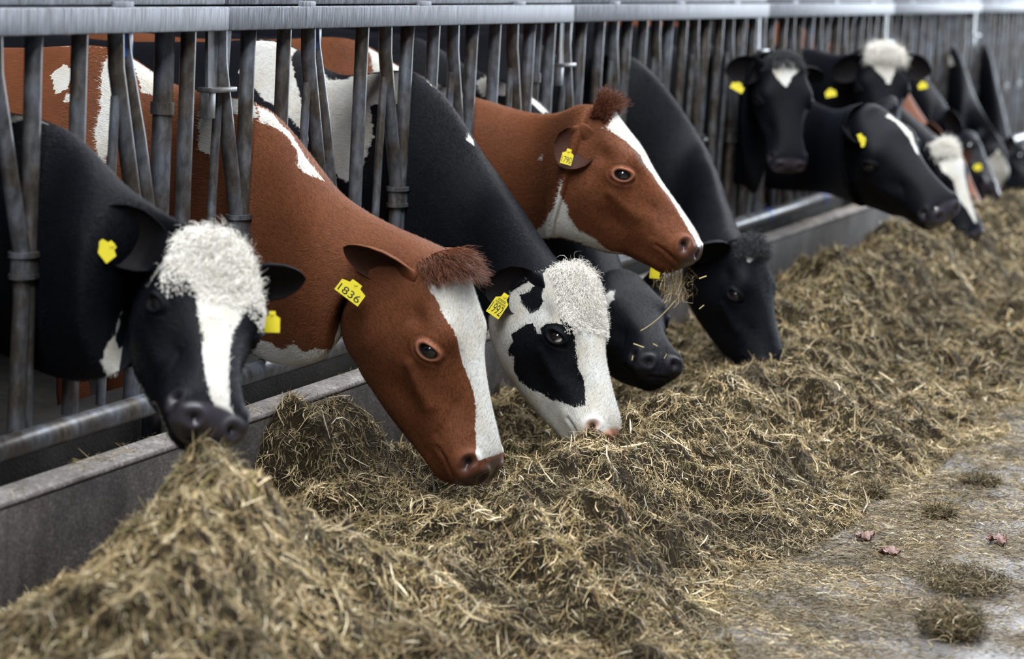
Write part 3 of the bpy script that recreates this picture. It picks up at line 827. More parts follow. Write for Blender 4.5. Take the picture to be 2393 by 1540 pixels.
# ---------------------------------------------------------------- poses (metres): head frame R, poll T, head length L, neck stations, withers
POSE = {
 1: {'R': [[-0.69, -0.1771, 0.7018], [-0.4797, -0.6141, -0.6267], [-0.542, 0.7691, -0.3388]], 'T': [-0.8952, -0.4648, 0.9899], 'L': 0.5846, 'neck': [[[-0.968, -0.24, 1.121], [-1.027, -0.24, 0.64], 0.125, [0.959, -0.284, 0]], [[-0.84, 0.03, 1.247], [-0.84, 0.03, 0.581], 0.112, [1, 0, 0]]], 'body': [-0.84, 0.62, -1.571], 'throat': [[0.05, -0.57], [0.12, -0.57], [0.18, -0.565], [0.23, -0.558], [0.285, -0.545], [0.34, -0.53], [0.4, -0.512], [0.47, -0.49], [0.54, -0.465]], 'ears': [{'base': [-0.9627, -0.3837, 0.9555], 'dir': [-0.4391, 0.8048, 0.3994], 'face': [-0.8747, -0.6236, -0.1762], 'len': 0.23, 'wid': 0.165, 'tag': {'ctr': [-1.07, -0.2551, 0.9741], 'x': [0.1292, -0.6613, -0.7389], 'y': [0.3646, -0.6613, 0.6556], 'w': 0.055, 'h': 0.046, 'num': ''}}, {'base': [-0.8412, -0.4922, 0.8969], 'dir': [0.435, -0.9002, -0.02199], 'face': [-0.9747, -0.6462, -0.82], 'len': 0.19, 'wid': 0.13, 'tag': {'ctr': [-0.8408, -0.6123, 0.7985], 'x': [0.3633, -0.9311, 0.03367], 'y': [0.133, 0.0876, 0.9872], 'w': 0.04, 'h': 0.055, 'num': ''}}]},
 2: {'R': [[-0.0423, 0.021, 0.9989], [-0.4317, -0.902, 0.0007], [-0.901, 0.4312, -0.0473]], 'T': [0.2155, -0.6465, 0.8599], 'L': 0.6582, 'neck': [[[0.286, -0.28, 1.005], [0.153, -0.28, 0.527], 0.12, [1, 0, 0]], [[0.348, 0.03, 1.244], [0.348, 0.03, 0.469], 0.112, [1, 0, 0]]], 'body': [0.348, 0.62, -1.571], 'throat': [[0.02, -0.46], [0.09, -0.49], [0.14, -0.505], [0.19, -0.51], [0.25, -0.505]], 'ears': [{'base': [0.1154, -0.594, 0.8066], 'dir': [-0.3812, 0.8811, 0.28], 'face': [-1.11, -0.3887, -1.033], 'len': 0.23, 'wid': 0.13, 'tag': {'ctr': [0.002444, -0.4421, 0.7692], 'x': [0.2173, -0.807, -0.5491], 'y': [0.3201, -0.4725, 0.8211], 'w': 0.085, 'h': 0.056, 'num': '1836'}}, {'base': [0.31, -0.5939, 0.7974], 'dir': [1.012, 0.242, 0.2249], 'face': [-0.04221, 0.239, -0.8894], 'len': 0.19, 'wid': 0.13}]},
 3: {'R': [[-0.2653, 0.0124, 0.9641], [-0.5346, -0.834, -0.1364], [-0.8024, 0.5516, -0.2278]], 'T': [1.219, -0.6782, 0.7204], 'L': 0.6053, 'neck': [[[1.518, -0.26, 1.011], [1.478, -0.26, 0.43], 0.12, [0.998, -0.056, 0]], [[1.536, 0.03, 1.312], [1.536, 0.03, 0.484], 0.112, [1, 0, 0]]], 'body': [1.536, 0.62, -1.571], 'throat': [], 'ears': [{'base': [1.124, -0.625, 0.6822], 'dir': [-0.3917, 0.8937, -0.2188], 'face': [-0.9719, -0.3343, -0.09359], 'len': 0.2, 'wid': 0.165, 'tag': {'ctr': [1.028, -0.5061, 0.6122], 'x': [0.2303, -0.8258, -0.5148], 'y': [0.1684, -0.005254, 0.9857], 'w': 0.05, 'h': 0.085, 'num': '1992', 'bars': True}}, {'base': [1.297, -0.6495, 0.6414], 'dir': [1.056, 0.1341, -0.00212], 'face': [-0.1931, 0.1262, -0.8926], 'len': 0.19, 'wid': 0.13}]},
 4: {'R': [[0.093, 0.1366, 0.9863], [-0.7401, -0.6532, 0.1602], [-0.6661, 0.7448, -0.0403]], 'T': [1.762, -0.5634, 1.227], 'L': 0.6165, 'neck': [[[2.077, -0.24, 1.176], [2.09, -0.24, 0.713], 0.115, [0.998, 0.064, 0]], [[2.13, 0.03, 1.208], [2.13, 0.03, 0.677], 0.112, [1, 0, 0]]], 'body': [2.13, 0.62, -1.571], 'throat': [[0.315, -0.605], [0.34, -0.588], [0.36, -0.57], [0.385, -0.555], [0.41, -0.542], [0.435, -0.53], [0.46, -0.518], [0.495, -0.503], [0.545, -0.482], [0.615, -0.45]], 'ears': [{'base': [1.665, -0.5543, 1.162], 'dir': [-0.6571, 0.2917, -0.6951], 'face': [-0.9902, -0.2878, -0.09626], 'len': 0.17, 'wid': 0.15, 'tag': {'ctr': [1.563, -0.5216, 1.073], 'x': [0.3189, -0.9237, -0.2125], 'y': [0.03323, 0.3284, 0.944], 'w': 0.04, 'h': 0.055, 'num': '1790'}}, {'base': [1.845, -0.525, 1.155], 'dir': [0.9401, 0.4846, 0.1184], 'face': [-0.01686, -0.1261, -0.9131], 'len': 0.19, 'wid': 0.13}]},
 5: {'R': [[-0.1951, -0.1333, 0.9717], [-0.479, -0.8516, -0.213], [-0.8559, 0.507, -0.1023]], 'T': [3.114, -0.7541, 0.6615], 'L': 0.5763, 'neck': [[[4.001, -0.27, 0.975], [3.799, -0.27, 0.438], 0.12, [0.996, -0.086, 0]], [[3.912, 0.03, 1.319], [3.912, 0.03, 0.668], 0.112, [1, 0, 0]]], 'body': [3.912, 0.62, -1.571], 'throat': [[0.02, -0.46], [0.09, -0.49], [0.14, -0.505], [0.19, -0.51], [0.25, -0.505]], 'ears': [{'base': [3.035, -0.6944, 0.6159], 'dir': [-0.9653, 0.258, 0.04054], 'face': [-1.011, -0.5533, -0.8254], 'len': 0.22, 'wid': 0.14}, {'base': [3.201, -0.7307, 0.5984], 'dir': [1.053, 0.03981, 0.1466], 'face': [-0.05659, 0.1757, -0.9033], 'len': 0.19, 'wid': 0.13}]},
 6: {'R': [[-0.7396, -0.1484, 0.6564], [-0.6053, -0.2796, -0.7453], [-0.2942, 0.9486, -0.117]], 'T': [2.222, -0.5216, 0.5821], 'L': 0.5601, 'neck': [[[2.695, -0.2, 0.887], [2.576, -0.2, 0.504], 0.115, [0.945, -0.328, 0]], [[2.724, 0.03, 1.175], [2.724, 0.03, 0.623], 0.112, [1, 0, 0]]], 'body': [2.724, 0.62, -1.571], 'throat': [], 'ears': [{'base': [2.158, -0.4578, 0.5259], 'dir': [-0.9337, -0.2237, 0.2795], 'face': [-0.7369, -0.5692, 0.7635], 'len': 0.17, 'wid': 0.13}, {'base': [2.267, -0.5814, 0.5065], 'dir': [0.7959, -0.4767, 0.3733], 'face': [-0.8867, -0.5719, -0.1296], 'len': 0.16, 'wid': 0.13, 'tag': {'ctr': [2.308, -0.6303, 0.6023], 'x': [0.3515, -0.9351, -0.045], 'y': [0.1615, 0.01323, 0.9868], 'w': 0.038, 'h': 0.055, 'num': ''}}]},
 7: {'R': [[-0.3974, -0.7008, 0.5925], [-0.273, -0.5261, -0.8054], [-0.8761, 0.4818, -0.0177]], 'T': [5.262, -0.2884, 1.321], 'L': 0.558, 'neck': [[[5.279, -0.13, 1.33], [5.492, -0.13, 0.645], 0.12, [0.933, -0.359, 0]], [[5.694, 0.03, 1.295], [5.694, 0.03, 0.639], 0.112, [1, 0, 0]]], 'body': [5.694, 0.62, -1.571], 'throat': [[0.05, -0.57], [0.12, -0.57], [0.18, -0.565], [0.23, -0.558], [0.285, -0.545], [0.34, -0.53], [0.4, -0.512], [0.47, -0.49], [0.54, -0.465]], 'ears': [{'base': [5.246, -0.1964, 1.271], 'dir': [-0.2858, 0.9339, -0.2147], 'face': [-0.9661, -0.3913, -0.1896], 'len': 0.2, 'wid': 0.15, 'tag': {'ctr': [5.159, -0.08637, 1.166], 'x': [0.2588, -0.8638, -0.4323], 'y': [0.2876, -0.3584, 0.8882], 'w': 0.066, 'h': 0.042, 'num': ''}}, {'base': [5.344, -0.3295, 1.268], 'dir': [0.7606, -0.5173, -0.3924], 'face': [-1.023, -0.4391, -0.6334], 'len': 0.19, 'wid': 0.12}]},
 8: {'R': [[-0.2397, -0.5301, 0.8133], [-0.7827, -0.3902, -0.485], [-0.5744, 0.7528, 0.3214]], 'T': [4.729, -0.8187, 1.128], 'L': 0.6404, 'neck': [[[6.075, -0.32, 1.042], [6.119, -0.32, 0.589], 0.115, [0.977, -0.212, 0]], [[6.288, 0.03, 1.15], [6.288, 0.03, 0.574], 0.112, [1, 0, 0]]], 'body': [6.288, 0.62, -1.571], 'throat': [[0.315, -0.605], [0.34, -0.588], [0.36, -0.57], [0.385, -0.555], [0.41, -0.542], [0.435, -0.53], [0.46, -0.518], [0.495, -0.503], [0.545, -0.482], [0.615, -0.45]], 'ears': [{'base': [4.682, -0.7678, 1.028], 'dir': [-0.8925, -0.4344, -0.1217], 'face': [-0.8615, -0.5506, 0.06771], 'len': 0.17, 'wid': 0.12, 'tag': {'ctr': [4.586, -0.8594, 0.9961], 'x': [0.009848, -0.4237, -0.9057], 'y': [0.3867, -0.8337, 0.3942], 'w': 0.062, 'h': 0.03, 'num': ''}}, {'base': [4.836, -0.8597, 1.089], 'dir': [0.9502, -0.172, 0.4472], 'face': [0.1503, -0.3138, -0.8538], 'len': 0.19, 'wid': 0.13}]},
 9: {'R': [[-0.4707, -0.7278, 0.4987], [-0.2304, -0.4443, -0.8658], [-0.8517, 0.5224, -0.0415]], 'T': [6.622, -0.4731, 1.347], 'L': 0.568, 'neck': [[[6.764, -0.2, 1.297], [6.863, -0.2, 0.815], 0.115, [0.918, -0.398, 0]], [[6.882, 0.03, 1.317], [6.882, 0.03, 0.796], 0.112, [1, 0, 0]]], 'body': [6.882, 0.62, -1.571], 'throat': [[0.05, -0.57], [0.12, -0.57], [0.18, -0.565], [0.23, -0.558], [0.285, -0.545], [0.34, -0.53], [0.4, -0.512], [0.47, -0.49], [0.54, -0.465]], 'ears': [{'base': [6.613, -0.3784, 1.296], 'dir': [-0.2269, 0.7781, -0.5858], 'face': [-0.9724, -0.3967, -0.2389], 'len': 0.21, 'wid': 0.15, 'tag': {'ctr': [6.5, -0.2231, 1.099], 'x': [0.3834, -0.8903, 0.2458], 'y': [0.05153, 0.2864, 0.9567], 'w': 0.058, 'h': 0.044, 'num': ''}}, {'base': [6.697, -0.524, 1.29], 'dir': [0.1743, -0.9367, -0.3037], 'face': [-0.9724, -0.3967, -0.2389], 'len': 0.2, 'wid': 0.15, 'tag': {'ctr': [6.685, -0.6815, 1.166], 'x': [0.3834, -0.8903, 0.2458], 'y': [0.05153, 0.2864, 0.9567], 'w': 0.05, 'h': 0.04, 'num': ''}}]},
 10: {'R': [[-0.1273, -0.3216, 0.9383], [-0.5549, -0.761, -0.3361], [-0.8221, 0.5635, 0.0816]], 'T': [6.968, -0.7542, 0.8498], 'L': 0.5623, 'neck': [[[7.222, -0.332, 1.102], [7.202, -0.332, 0.662], 0.115, [0.991, -0.137, 0]], [[7.476, 0.03, 1.274], [7.476, 0.03, 0.764], 0.112, [1, 0, 0]]], 'body': [7.476, 0.62, -1.571], 'throat': [], 'ears': [{'base': [6.906, -0.6932, 0.7874], 'dir': [-0.9517, -0.2747, -0.1374], 'face': [-0.8867, -0.5719, -0.1296], 'len': 0.16, 'wid': 0.12}, {'base': [7.062, -0.7491, 0.8009], 'dir': [1.015, -0.06579, 0.313], 'face': [0.1038, 0.06817, -0.9136], 'len': 0.19, 'wid': 0.13}]},
 11: {'R': [[-0.606, 0.3377, 0.7203], [-0.6074, -0.7811, -0.1448], [-0.5137, 0.5252, -0.6784]], 'T': [8.694, -0.4781, 0.6912], 'L': 0.5996, 'neck': [[[8.676, -0.28, 0.89], [8.455, -0.28, 0.577], 0.115, [0.997, -0.079, 0]], [[8.664, 0.03, 1.269], [8.664, 0.03, 0.7], 0.112, [1, 0, 0]]], 'body': [8.664, 0.62, -1.571], 'throat': [], 'ears': [{'base': [8.591, -0.4301, 0.7029], 'dir': [-0.542, 0.4355, 0.8057], 'face': [-0.6268, 0.04348, -0.6747], 'len': 0.19, 'wid': 0.13}, {'base': [8.719, -0.4558, 0.5825], 'dir': [0.1845, -0.8071, 0.5608], 'face': [-1.008, -0.179, 0.04635], 'len': 0.17, 'wid': 0.13, 'tag': {'ctr': [8.736, -0.6452, 0.5863], 'x': [0.2173, -0.807, -0.5491], 'y': [0.3201, -0.4725, 0.8211], 'w': 0.05, 'h': 0.05, 'num': ''}}]},
 12: {'R': [[-0.7115, 0.3621, 0.6022], [-0.5734, -0.7946, -0.1995], [-0.4063, 0.4872, -0.773]], 'T': [9.155, -0.5082, 0.7304], 'L': 0.5996, 'neck': [[[9.137, -0.3, 0.981], [8.919, -0.3, 0.685], 0.115, [0.992, -0.127, 0]], [[9.258, 0.03, 1.274], [9.258, 0.03, 0.752], 0.112, [1, 0, 0]]], 'body': [9.258, 0.62, -1.571], 'throat': [], 'ears': [{'base': [9.058, -0.4536, 0.7559], 'dir': [-0.3894, 0.4797, 0.8665], 'face': [-0.7153, 0.07538, -0.5767], 'len': 0.19, 'wid': 0.13}, {'base': [9.165, -0.489, 0.6187], 'dir': [0.815, 0.08065, -0.6795], 'face': [-0.7153, 0.07538, -0.5767], 'len': 0.19, 'wid': 0.13}]},
 13: {'R': [[0.1213, -0.7263, 0.6766], [-0.0051, -0.682, -0.7313], [-0.9926, -0.0852, 0.0864]], 'T': [10.535, -0.428, 0.584], 'L': 0.567, 'neck': [[[10.536, -0.26, 0.92], [10.272, -0.26, 0.636], 0.115, [0.948, -0.319, 0]], [[11.04, 0.03, 1.266], [11.04, 0.03, 0.726], 0.112, [1, 0, 0]]], 'body': [11.04, 0.62, -1.571], 'throat': [], 'ears': [{'base': [10.527, -0.3242, 0.5567], 'dir': [-0.6464, 0.8013, 0.2695], 'face': [0.5207, 0.4056, -0.6437], 'len': 0.19, 'wid': 0.13}, {'base': [10.641, -0.447, 0.5712], 'dir': [0.8478, -0.4359, 0.3021], 'face': [-1.046, -0.2108, -0.2496], 'len': 0.19, 'wid': 0.13}]},
 14: {'R': [[-0.7305, 0.3642, 0.5777], [-0.5631, -0.7998, -0.2079], [-0.3864, 0.4771, -0.7893]], 'T': [11.416, -0.4581, 0.5205], 'L': 0.5996, 'neck': [[[11.822, -0.184, 0.933], [11.802, -0.184, 0.493], 0.115, [0.991, -0.137, 0]], [[12.228, 0.03, 1.265], [12.228, 0.03, 0.737], 0.112, [1, 0, 0]]], 'body': [12.228, 0.62, -1.571], 'throat': [], 'ears': [{'base': [11.322, -0.4021, 0.5486], 'dir': [-0.9198, -0.1657, -0.3556], 'face': [-0.8867, -0.5719, -0.1296], 'len': 0.18, 'wid': 0.14, 'tag': {'ctr': [11.21, -0.4487, 0.5013], 'x': [0.2984, -0.9073, -0.2963], 'y': [0.2462, -0.2268, 0.9423], 'w': 0.04, 'h': 0.04, 'num': ''}}, {'base': [11.424, -0.439, 0.4086], 'dir': [0.797, 0.06917, -0.7018], 'face': [-0.7299, 0.08571, -0.5567], 'len': 0.19, 'wid': 0.13}]},
}
# ---------------------------------------------------------------- the herd
BLACK = (.0040, .0045, .0064)
BROWN = (.120, .040, .0165)
mats = dict(
    black=mat_coat('black and white hide', BLACK, (.030, .026, .032)),
    pinknose=mat_coat('black and white hide with pink muzzle', BLACK, (.40, .20, .13)),
    brown=mat_coat('red brown and white hide', BROWN, (.042, .020, .015), sheen=(.6, .45, .35), spec=.12, sheen_w=.015),
)
def mat_fuzz(name, d0, d1, w0, w1):
    t = NT(name); a = t.attr('tone').outputs['Fac']
    t.set(t.mix(t.attr('white').outputs['Fac'], t.mix(a, d0, d1), t.mix(a, w0, w1)), .55, 0., .12); return t.m
FUZZ_B = mat_fuzz('black and white coat hair', (.003, .0033, .0045), (.009, .010, .0135), (.46, .44, .39), (.62, .61, .58))
FUZZ_R = mat_fuzz('brown and white coat hair', (.075, .025, .010), (.185, .068, .029), (.46, .44, .39), (.62, .61, .58))
H_WHITE = mat_hair('cream forelock hair', (.66, .62, .53), (.90, .88, .83))
H_BROWN = mat_hair('red brown forelock hair', (.065, .020, .009), (.175, .058, .025))
H_BLACK = mat_hair('black forelock hair', (.006, .006, .007), (.03, .03, .035))
COWS = {}
def cow(i, **kw):
    c = dict(POSE[i]); c.update(kw); COWS[i] = c
# hide markings, drawn on the hide itself: (+1 white / -1 dark, outline of (ring, profile) points)
MARKS = {
 1: [(1, [(14.1, -1.75), (14.1, -2.38), (13.96, -4.14), (13.42, -3.31), (11.98, -1.75), (10.72, -1.09), (9.68, -0.77), (8.44, -0.88), (7.28, -0.77), (6.22, -0.88), (4.95, -0.66), (3.43, -0.22), (2.55, 0.11), (2.21, 0.33), (1.22, 3.62), (1.66, 1.64), (2.88, 0.77), (3.76, 0.44), (6.01, 0.44), (7.91, 0.55), (9.09, 0.77), (9.94, 0.77), (11.14, 1.2), (12.78, 0.98), (14.6, 3.2), (15.2, 1), (15.2, -1)]),
     (1, [(16.17, -5.38), (16.28, -6.31), (16.61, -6.69), (16.83, -7.06), (16.94, -7.81), (16.94, -8), (7.81, -6.88), (5.59, -6.88), (3.43, -6.31), (4.64, -6.5), (7.91, -6.88), (9.48, -6.88), (16.67, -8.37), (14.78, -6.69), (16.39, -7.06), (16.39, -6.5)]),
     (1, [(18.88, -0), (18.55, -0.22), (18.36, -0.22), (18.12, -0.22), (18.15, -0.33), (18.33, -0.55), (18.42, -1.09), (18.73, -1.31)])],
 2: [(1, [(14.1, -2.19), (13.19, -2.06), (12.18, -1.64), (11.38, -1.53), (10.51, -1.31), (9.88, -1.2), (8.76, -1.2), (7.91, -1.09), (7.07, -0.98), (6.43, -1.09), (5.48, -1.53), (4.64, -1.64), (4.1, -1.88), (3.65, -1.64), (3.65, 1.64), (4.1, 1.88), (4.64, 1.64), (5.48, 1.53), (6.43, 1.09), (7.07, 0.98), (7.91, 1.09), (8.76, 1.2), (9.88, 1.2), (10.51, 1.31), (11.38, 1.53), (12.18, 1.64), (13.19, 2.06), (14.1, 2.19)]),
     (1, [(18.11, -0.22), (18.06, -0.22), (17.94, -0.11), (17.79, -0.44), (17.71, -0.22), (17.59, -0.55), (17.44, -0.77), (17.21, -0.77), (17.35, -1.31), (17.5, -1.53), (17.56, -0.98), (17.71, -0.77), (17.85, -0.98), (18, -1.2)]),
     (1, [(17.88, -6.88), (17.76, -6.88), (17.62, -7.06), (17.38, -6.88), (17.21, -7.25), (17, -7.25), (16.83, -7.63), (16.78, -8.19), (16, -8), (17.5, -9.5), (19, -9.5)]),
     (1, [(10.79, -7.25), (10.16, -7.25), (8.63, -7.25), (10.01, -7.25), (10.65, -7.25)]),
     (1, [(19.79, -0.11), (19.38, 0.11), (18.94, -1.09), (19.08, -1.42), (19.29, -1.53), (19.5, -0.77)]),
     (1, [(19.92, -1.2), (19.88, -0.77), (19.79, -0.11), (19.5, -0.77), (19.58, -2.19), (19.46, -3.31), (19.62, -4.22), (19.79, -3.12), (19.79, -2.44), (19.88, -1.75)]),
     (1, [(20.47, -1.75), (20.38, -1.42), (20.22, -1.64), (20.22, -2.12), (20.34, -2.31)]),
     (1, [(20.22, -2.5), (20.22, -2.25), (20.12, -2.38), (20.16, -2.5)]),
     (1, [(18.97, -3.69), (18.83, -3.25), (18.8, -3.91), (18.86, -4.3), (18.94, -4.06)]),
     (1, [(18.6, -1.53), (18.51, -0.77), (18.4, -2.06), (18.43, -2.75), (18.54, -2.69)]),
     (1, [(18.46, -0.33), (18.31, -0.33), (18.14, -0.22), (18.03, -1.09), (18.2, -1.31), (18.34, -1.2), (18.51, -0.33)]),
     (1, [(20.53, -0.44), (20.34, -0.44), (20.47, -0.44)]),
     (1, [(20.19, -0.44), (20.03, -0.33), (20.06, -0.33)])],
 3: [(1, [(-1, -8), (-1, 8), (14.9, 8), (14.7, 4), (14.4, 0), (14.9, -1.5), (15.3, -2.4), (15, -3.2), (15.3, -5), (15, -8)]),
     (-1, [(10.44, -3.56), (11, -3.62), (11, -3), (10.65, -2.44), (10.23, -2), (10.86, -2.12), (10.51, -1.88), (9.94, -1.64), (9.16, -1.64), (8.23, -1.88), (7.6, -2.12), (6.75, -2.06), (5.91, -2.44), (5.38, -2.62), (5.48, -3.69), (6.01, -4.45), (6.33, -4.84), (6.54, -5.38), (7.49, -5.94), (7.81, -6.31), (8.89, -6.69), (9.74, -6.5), (10.51, -5.94), (10.86, -6.31), (11.28, -6.12), (11.48, -5.56), (12.08, -5.56), (11.98, -5), (11.98, -4.45), (11.78, -4.06), (11.28, -3.98), (10.86, -3.98)]),
     (-1, [(14.51, -4.38), (14.1, -3.75), (14.37, -3.44), (14.1, -2.81), (13.69, -2.62), (13.29, -2.94), (12.68, -3), (12.38, -3.44), (12.48, -4.06), (13.69, -4.45)]),
     (1, [(17.91, -0.22), (17.76, -0.22), (17.79, -0.22), (17.85, -0.22)]),
     (1, [(17.32, -0.98), (17.35, -0), (17.29, -0), (17.24, -0.33)]),
     (1, [(20.44, -0.55), (20.03, -0.33), (19.83, -0.22), (19.58, -0), (18.45, -0.55), (18.24, -0.44), (18.18, -0.44), (18.09, -1.31), (18.15, -1.94), (18.48, -2.12), (18.39, -3.12), (18.52, -4.53), (18.64, -4.77), (18.73, -4.69), (19.25, -3.38), (19.54, -2.94), (19.79, -2.81), (19.92, -2.75), (20.25, -2.12), (20.34, -2), (20.22, -1.2)]),
     (-1, [(19.5, -0), (19.29, -0), (18.67, -0.55), (18.79, -0.55), (18.79, -0.77), (19.04, -1.09), (19.29, -0)]),
     (-1, [(19.71, -0.11), (19.54, -0), (19.33, -0.33), (19.29, -2.62), (19.42, -2.12), (19.67, -1.2)])],
 4: [(1, [(13.29, -1.64), (12.78, -1.53), (12.18, -1.31), (11.48, -1.09), (10.72, -0.98), (9.94, -0.66), (9.35, -0.88), (8.34, -0.66), (7.7, -0.77), (6.86, -0.55), (5.27, -0.98), (4.32, -1.09), (3.32, -0.88), (2.21, -0.66), (2.21, 0.66), (3.32, 0.88), (4.32, 1.09), (5.27, 0.98), (6.86, 0.55), (7.7, 0.77), (8.34, 0.66), (9.35, 0.88), (9.94, 0.66), (10.72, 0.98), (11.48, 1.09), (12.18, 1.31), (12.78, 1.53), (13.29, 1.64)]),
     (1, [(15.59, -4.61), (15.73, -5), (15.73, -5.38), (15.73, -5.94), (16.17, -6.31), (16.68, -6.69), (17.07, -7.06), (17.22, -7.25), (17.22, -7.63), (16.66, -7.81), (12.68, -7.63), (8.23, -7.63), (5.91, -7.44), (6.96, -7.25), (8.44, -6.69), (10.93, -6.69), (12.18, -6.5), (13.42, -6.31), (13.96, -5.94), (15.59, -5.56), (15.59, -5.38)]),
     (1, [(16.93, -3.44), (16.85, -3.25), (16.8, -3.25), (16.83, -3.44)]),
     (1, [(19.67, -0.22), (19.29, -0.11), (18.76, -0.22), (18.27, -0.33), (18.18, -0.88), (18.58, -1.88), (19.17, -2.62)])],
 5: [(1, [(12.78, -1.31), (12.88, -0.77), (12.68, -0.33), (13.29, 0.55), (12.48, 0.55), (12.48, -0.22), (12.08, -0.98)])],
 6: [(1, [(9.94, -1.75), (10.86, -1.09), (10.72, -0.88), (9.68, -1.2), (9.29, -2)]),
     (1, [(18.76, -1.31), (18.65, -0.33), (18.44, -0.33), (18.18, -0.33), (17.84, -0.22), (17.88, -0.98), (18.15, -0.98), (18.41, -1.42), (18.65, -1.94)])],
 7: [(1, [(14.51, -1.31), (13.55, -0.77), (13.83, -0.11), (13.42, 0.77), (12.78, 0.77), (12.08, 0.22), (10.65, -0.22), (11.48, -0.55), (12.58, -0.98)])],
 8: [(1, [(12.58, 0.44), (12.68, 0.88), (12.18, 0.88), (11.48, 0.98), (10.37, 1.09), (8.76, 1.2), (7.6, 0.77), (8.34, 0.77), (9.61, 0.77), (10.44, 0.66), (11.78, 0.66)]),
     (1, [(3.43, -0.88), (3.1, -0.66), (1.77, -0.77), (2.21, -1.31)]),
     (1, [(18.51, -0.44), (18, -0.44), (18.29, -0.44)])],
 9: [(1, [(14.1, -2.75), (14.91, -1.75), (15.18, -0.66), (15.05, 0.11), (12.78, 0.77), (12.08, 0.55), (10.58, 0.33), (9.22, 0.11), (10.23, -0.11), (11, -0.44), (11.98, -0.88)]),
     (1, [(18, -0.55), (18, -0.66), (18, -0.77), (18, -0.66)])],
 10: [(1, [(14.91, -2.69), (13.09, -2), (12.38, -0.55), (11.98, -0.55), (12.08, -1.64), (11.38, -1.64), (10.44, -1.42), (9.16, -0.88), (7.38, -1.31), (6.22, -0.77), (4.43, -0.22), (4.32, 0.22), (7.07, 0.55), (8.44, 0.66), (11.07, 0.77), (13, 3), (15, 2), (15.5, -1)])],
 11: [],
 12: [(1, [(17.56, -0.66), (17.35, -0.88), (17.3, -1.09), (17.51, -0.98)])],
 13: [(1, [(-1, -8.1), (-1, 8.1), (12.2, 8.1), (12.8, 3), (11.5, 1.5), (14.5, 0), (12, -1.5), (12.5, -4), (12.2, -8.1)]),
     (1, [(18.06, -1.81), (17.81, -2.44), (17.97, -2.94)])],
 14: [],
}
hw = dict(n=2600, k=(9.5, 15.4), fade=12.5, p=2.0, len=.055, curl=.30, lift=.45, flow=(.75, .15, 0), rad=.0014, droop=.10, freq=1.1)
def hair(mat, label, **kw):
    d = dict(hw); d.update(mat=mat, label=label); d.update(kw); return d
cow(1, name='cow', near=True, mat=mats['black'], label='black and white cow facing the camera, broad white blaze, left end of the row', marks=MARKS[1],
    hair=hair(H_WHITE, 'cream curly forelock', seed=1, n=5200))
cow(2, name='cow', near=True, mat=mats['brown'], label='red brown cow grazing head down with white blaze and tag 1836', marks=MARKS[2], lids=.9,
    hair=hair(H_BROWN, 'red brown forelock swept forward', seed=2, curl=.08, flow=(.9, .1, 0), lift=.75, len=.085, k=(13.5, 15.3), fade=13.6, p=2.1, rand=.16))
cow(3, name='cow', near=True, mat=mats['pinknose'], label='white faced cow with black eye patch, pink nose and tag 1992', marks=MARKS[3], eye_white=1.0,
    hair=hair(H_WHITE, 'white curly forelock', seed=3, n=5200))
cow(4, name='cow', near=True, mat=mats['brown'], label='red brown cow with raised head in profile, hay hanging from its mouth', marks=MARKS[4], lids=.9,
    hair=hair(H_BROWN, 'red brown tuft standing on the poll', seed=4, curl=.10, lift=1.0, flow=(.15, .3, 0), len=.072, k=(13.7, 15.2), fade=13.8, p=1.6, rand=.2))
cow(5, name='cow', near=True, skin_amount=.5, mat=mats['black'], label='black cow with curly dark neck, eating head down right of the raised brown head', marks=MARKS[5],
    hair=hair(H_BLACK, 'black forelock', seed=5, k=(12.5, 15.4), fade=13))
cow(6, name='cow', near=True, fuzz=40000, skin_amount=.25, mat=mats['black'], label='black cow half hidden between the white faced cow and the curly necked black cow', marks=MARKS[6])
cow(7, name='cow', mat=mats['black'], label='black cow looking at the camera with white triangle on its forehead', marks=MARKS[7],
    hair=hair(H_BLACK, 'black forelock', seed=7, n=1200, len=.045, k=(12.8, 15.4), fade=13.2))
cow(8, name='cow', mat=mats['black'], label='black cow stretching its blazed head in profile below the fluffy topknot cow', marks=MARKS[8])
cow(9, name='cow', mat=mats['black'], label='black cow with pale fluffy topknot and a yellow tag in each spread ear', marks=MARKS[9],
    hair=hair(H_WHITE, 'cream topknot', seed=9, n=1600, len=.09, k=(12.5, 15.4), fade=13, p=1.7))
cow(10, name='cow', mat=mats['black'], label='black faced cow with white topknot and narrow blaze, feeding just behind the stretched black head', marks=MARKS[10],
    hair=hair(H_WHITE, 'white topknot', seed=10, n=1200, k=(12., 15.4), fade=13))
cow(11, name='cow', mat=mats['brown'], label='brown necked cow with a brown tagged ear in the blurred far group', marks=MARKS[11])
cow(12, name='cow', mat=mats['black'], label='black necked cow right behind the brown neck in the blurred far group', marks=MARKS[12])
cow(13, name='cow', mat=mats['black'], label='cow with white lower face and black eye, last clear head of the far group', marks=MARKS[13])
cow(14, name='cow', mat=mats['black'], label='dark cow cut off by the right edge, small yellow tag', marks=MARKS[14])
for i in COWS:
    COWS[i]['bwide'] = .80
    COWS[i]['fur_mat'] = FUZZ_R if COWS[i]['mat'] == mats['brown'] else FUZZ_B
    build_cow(COWS[i])
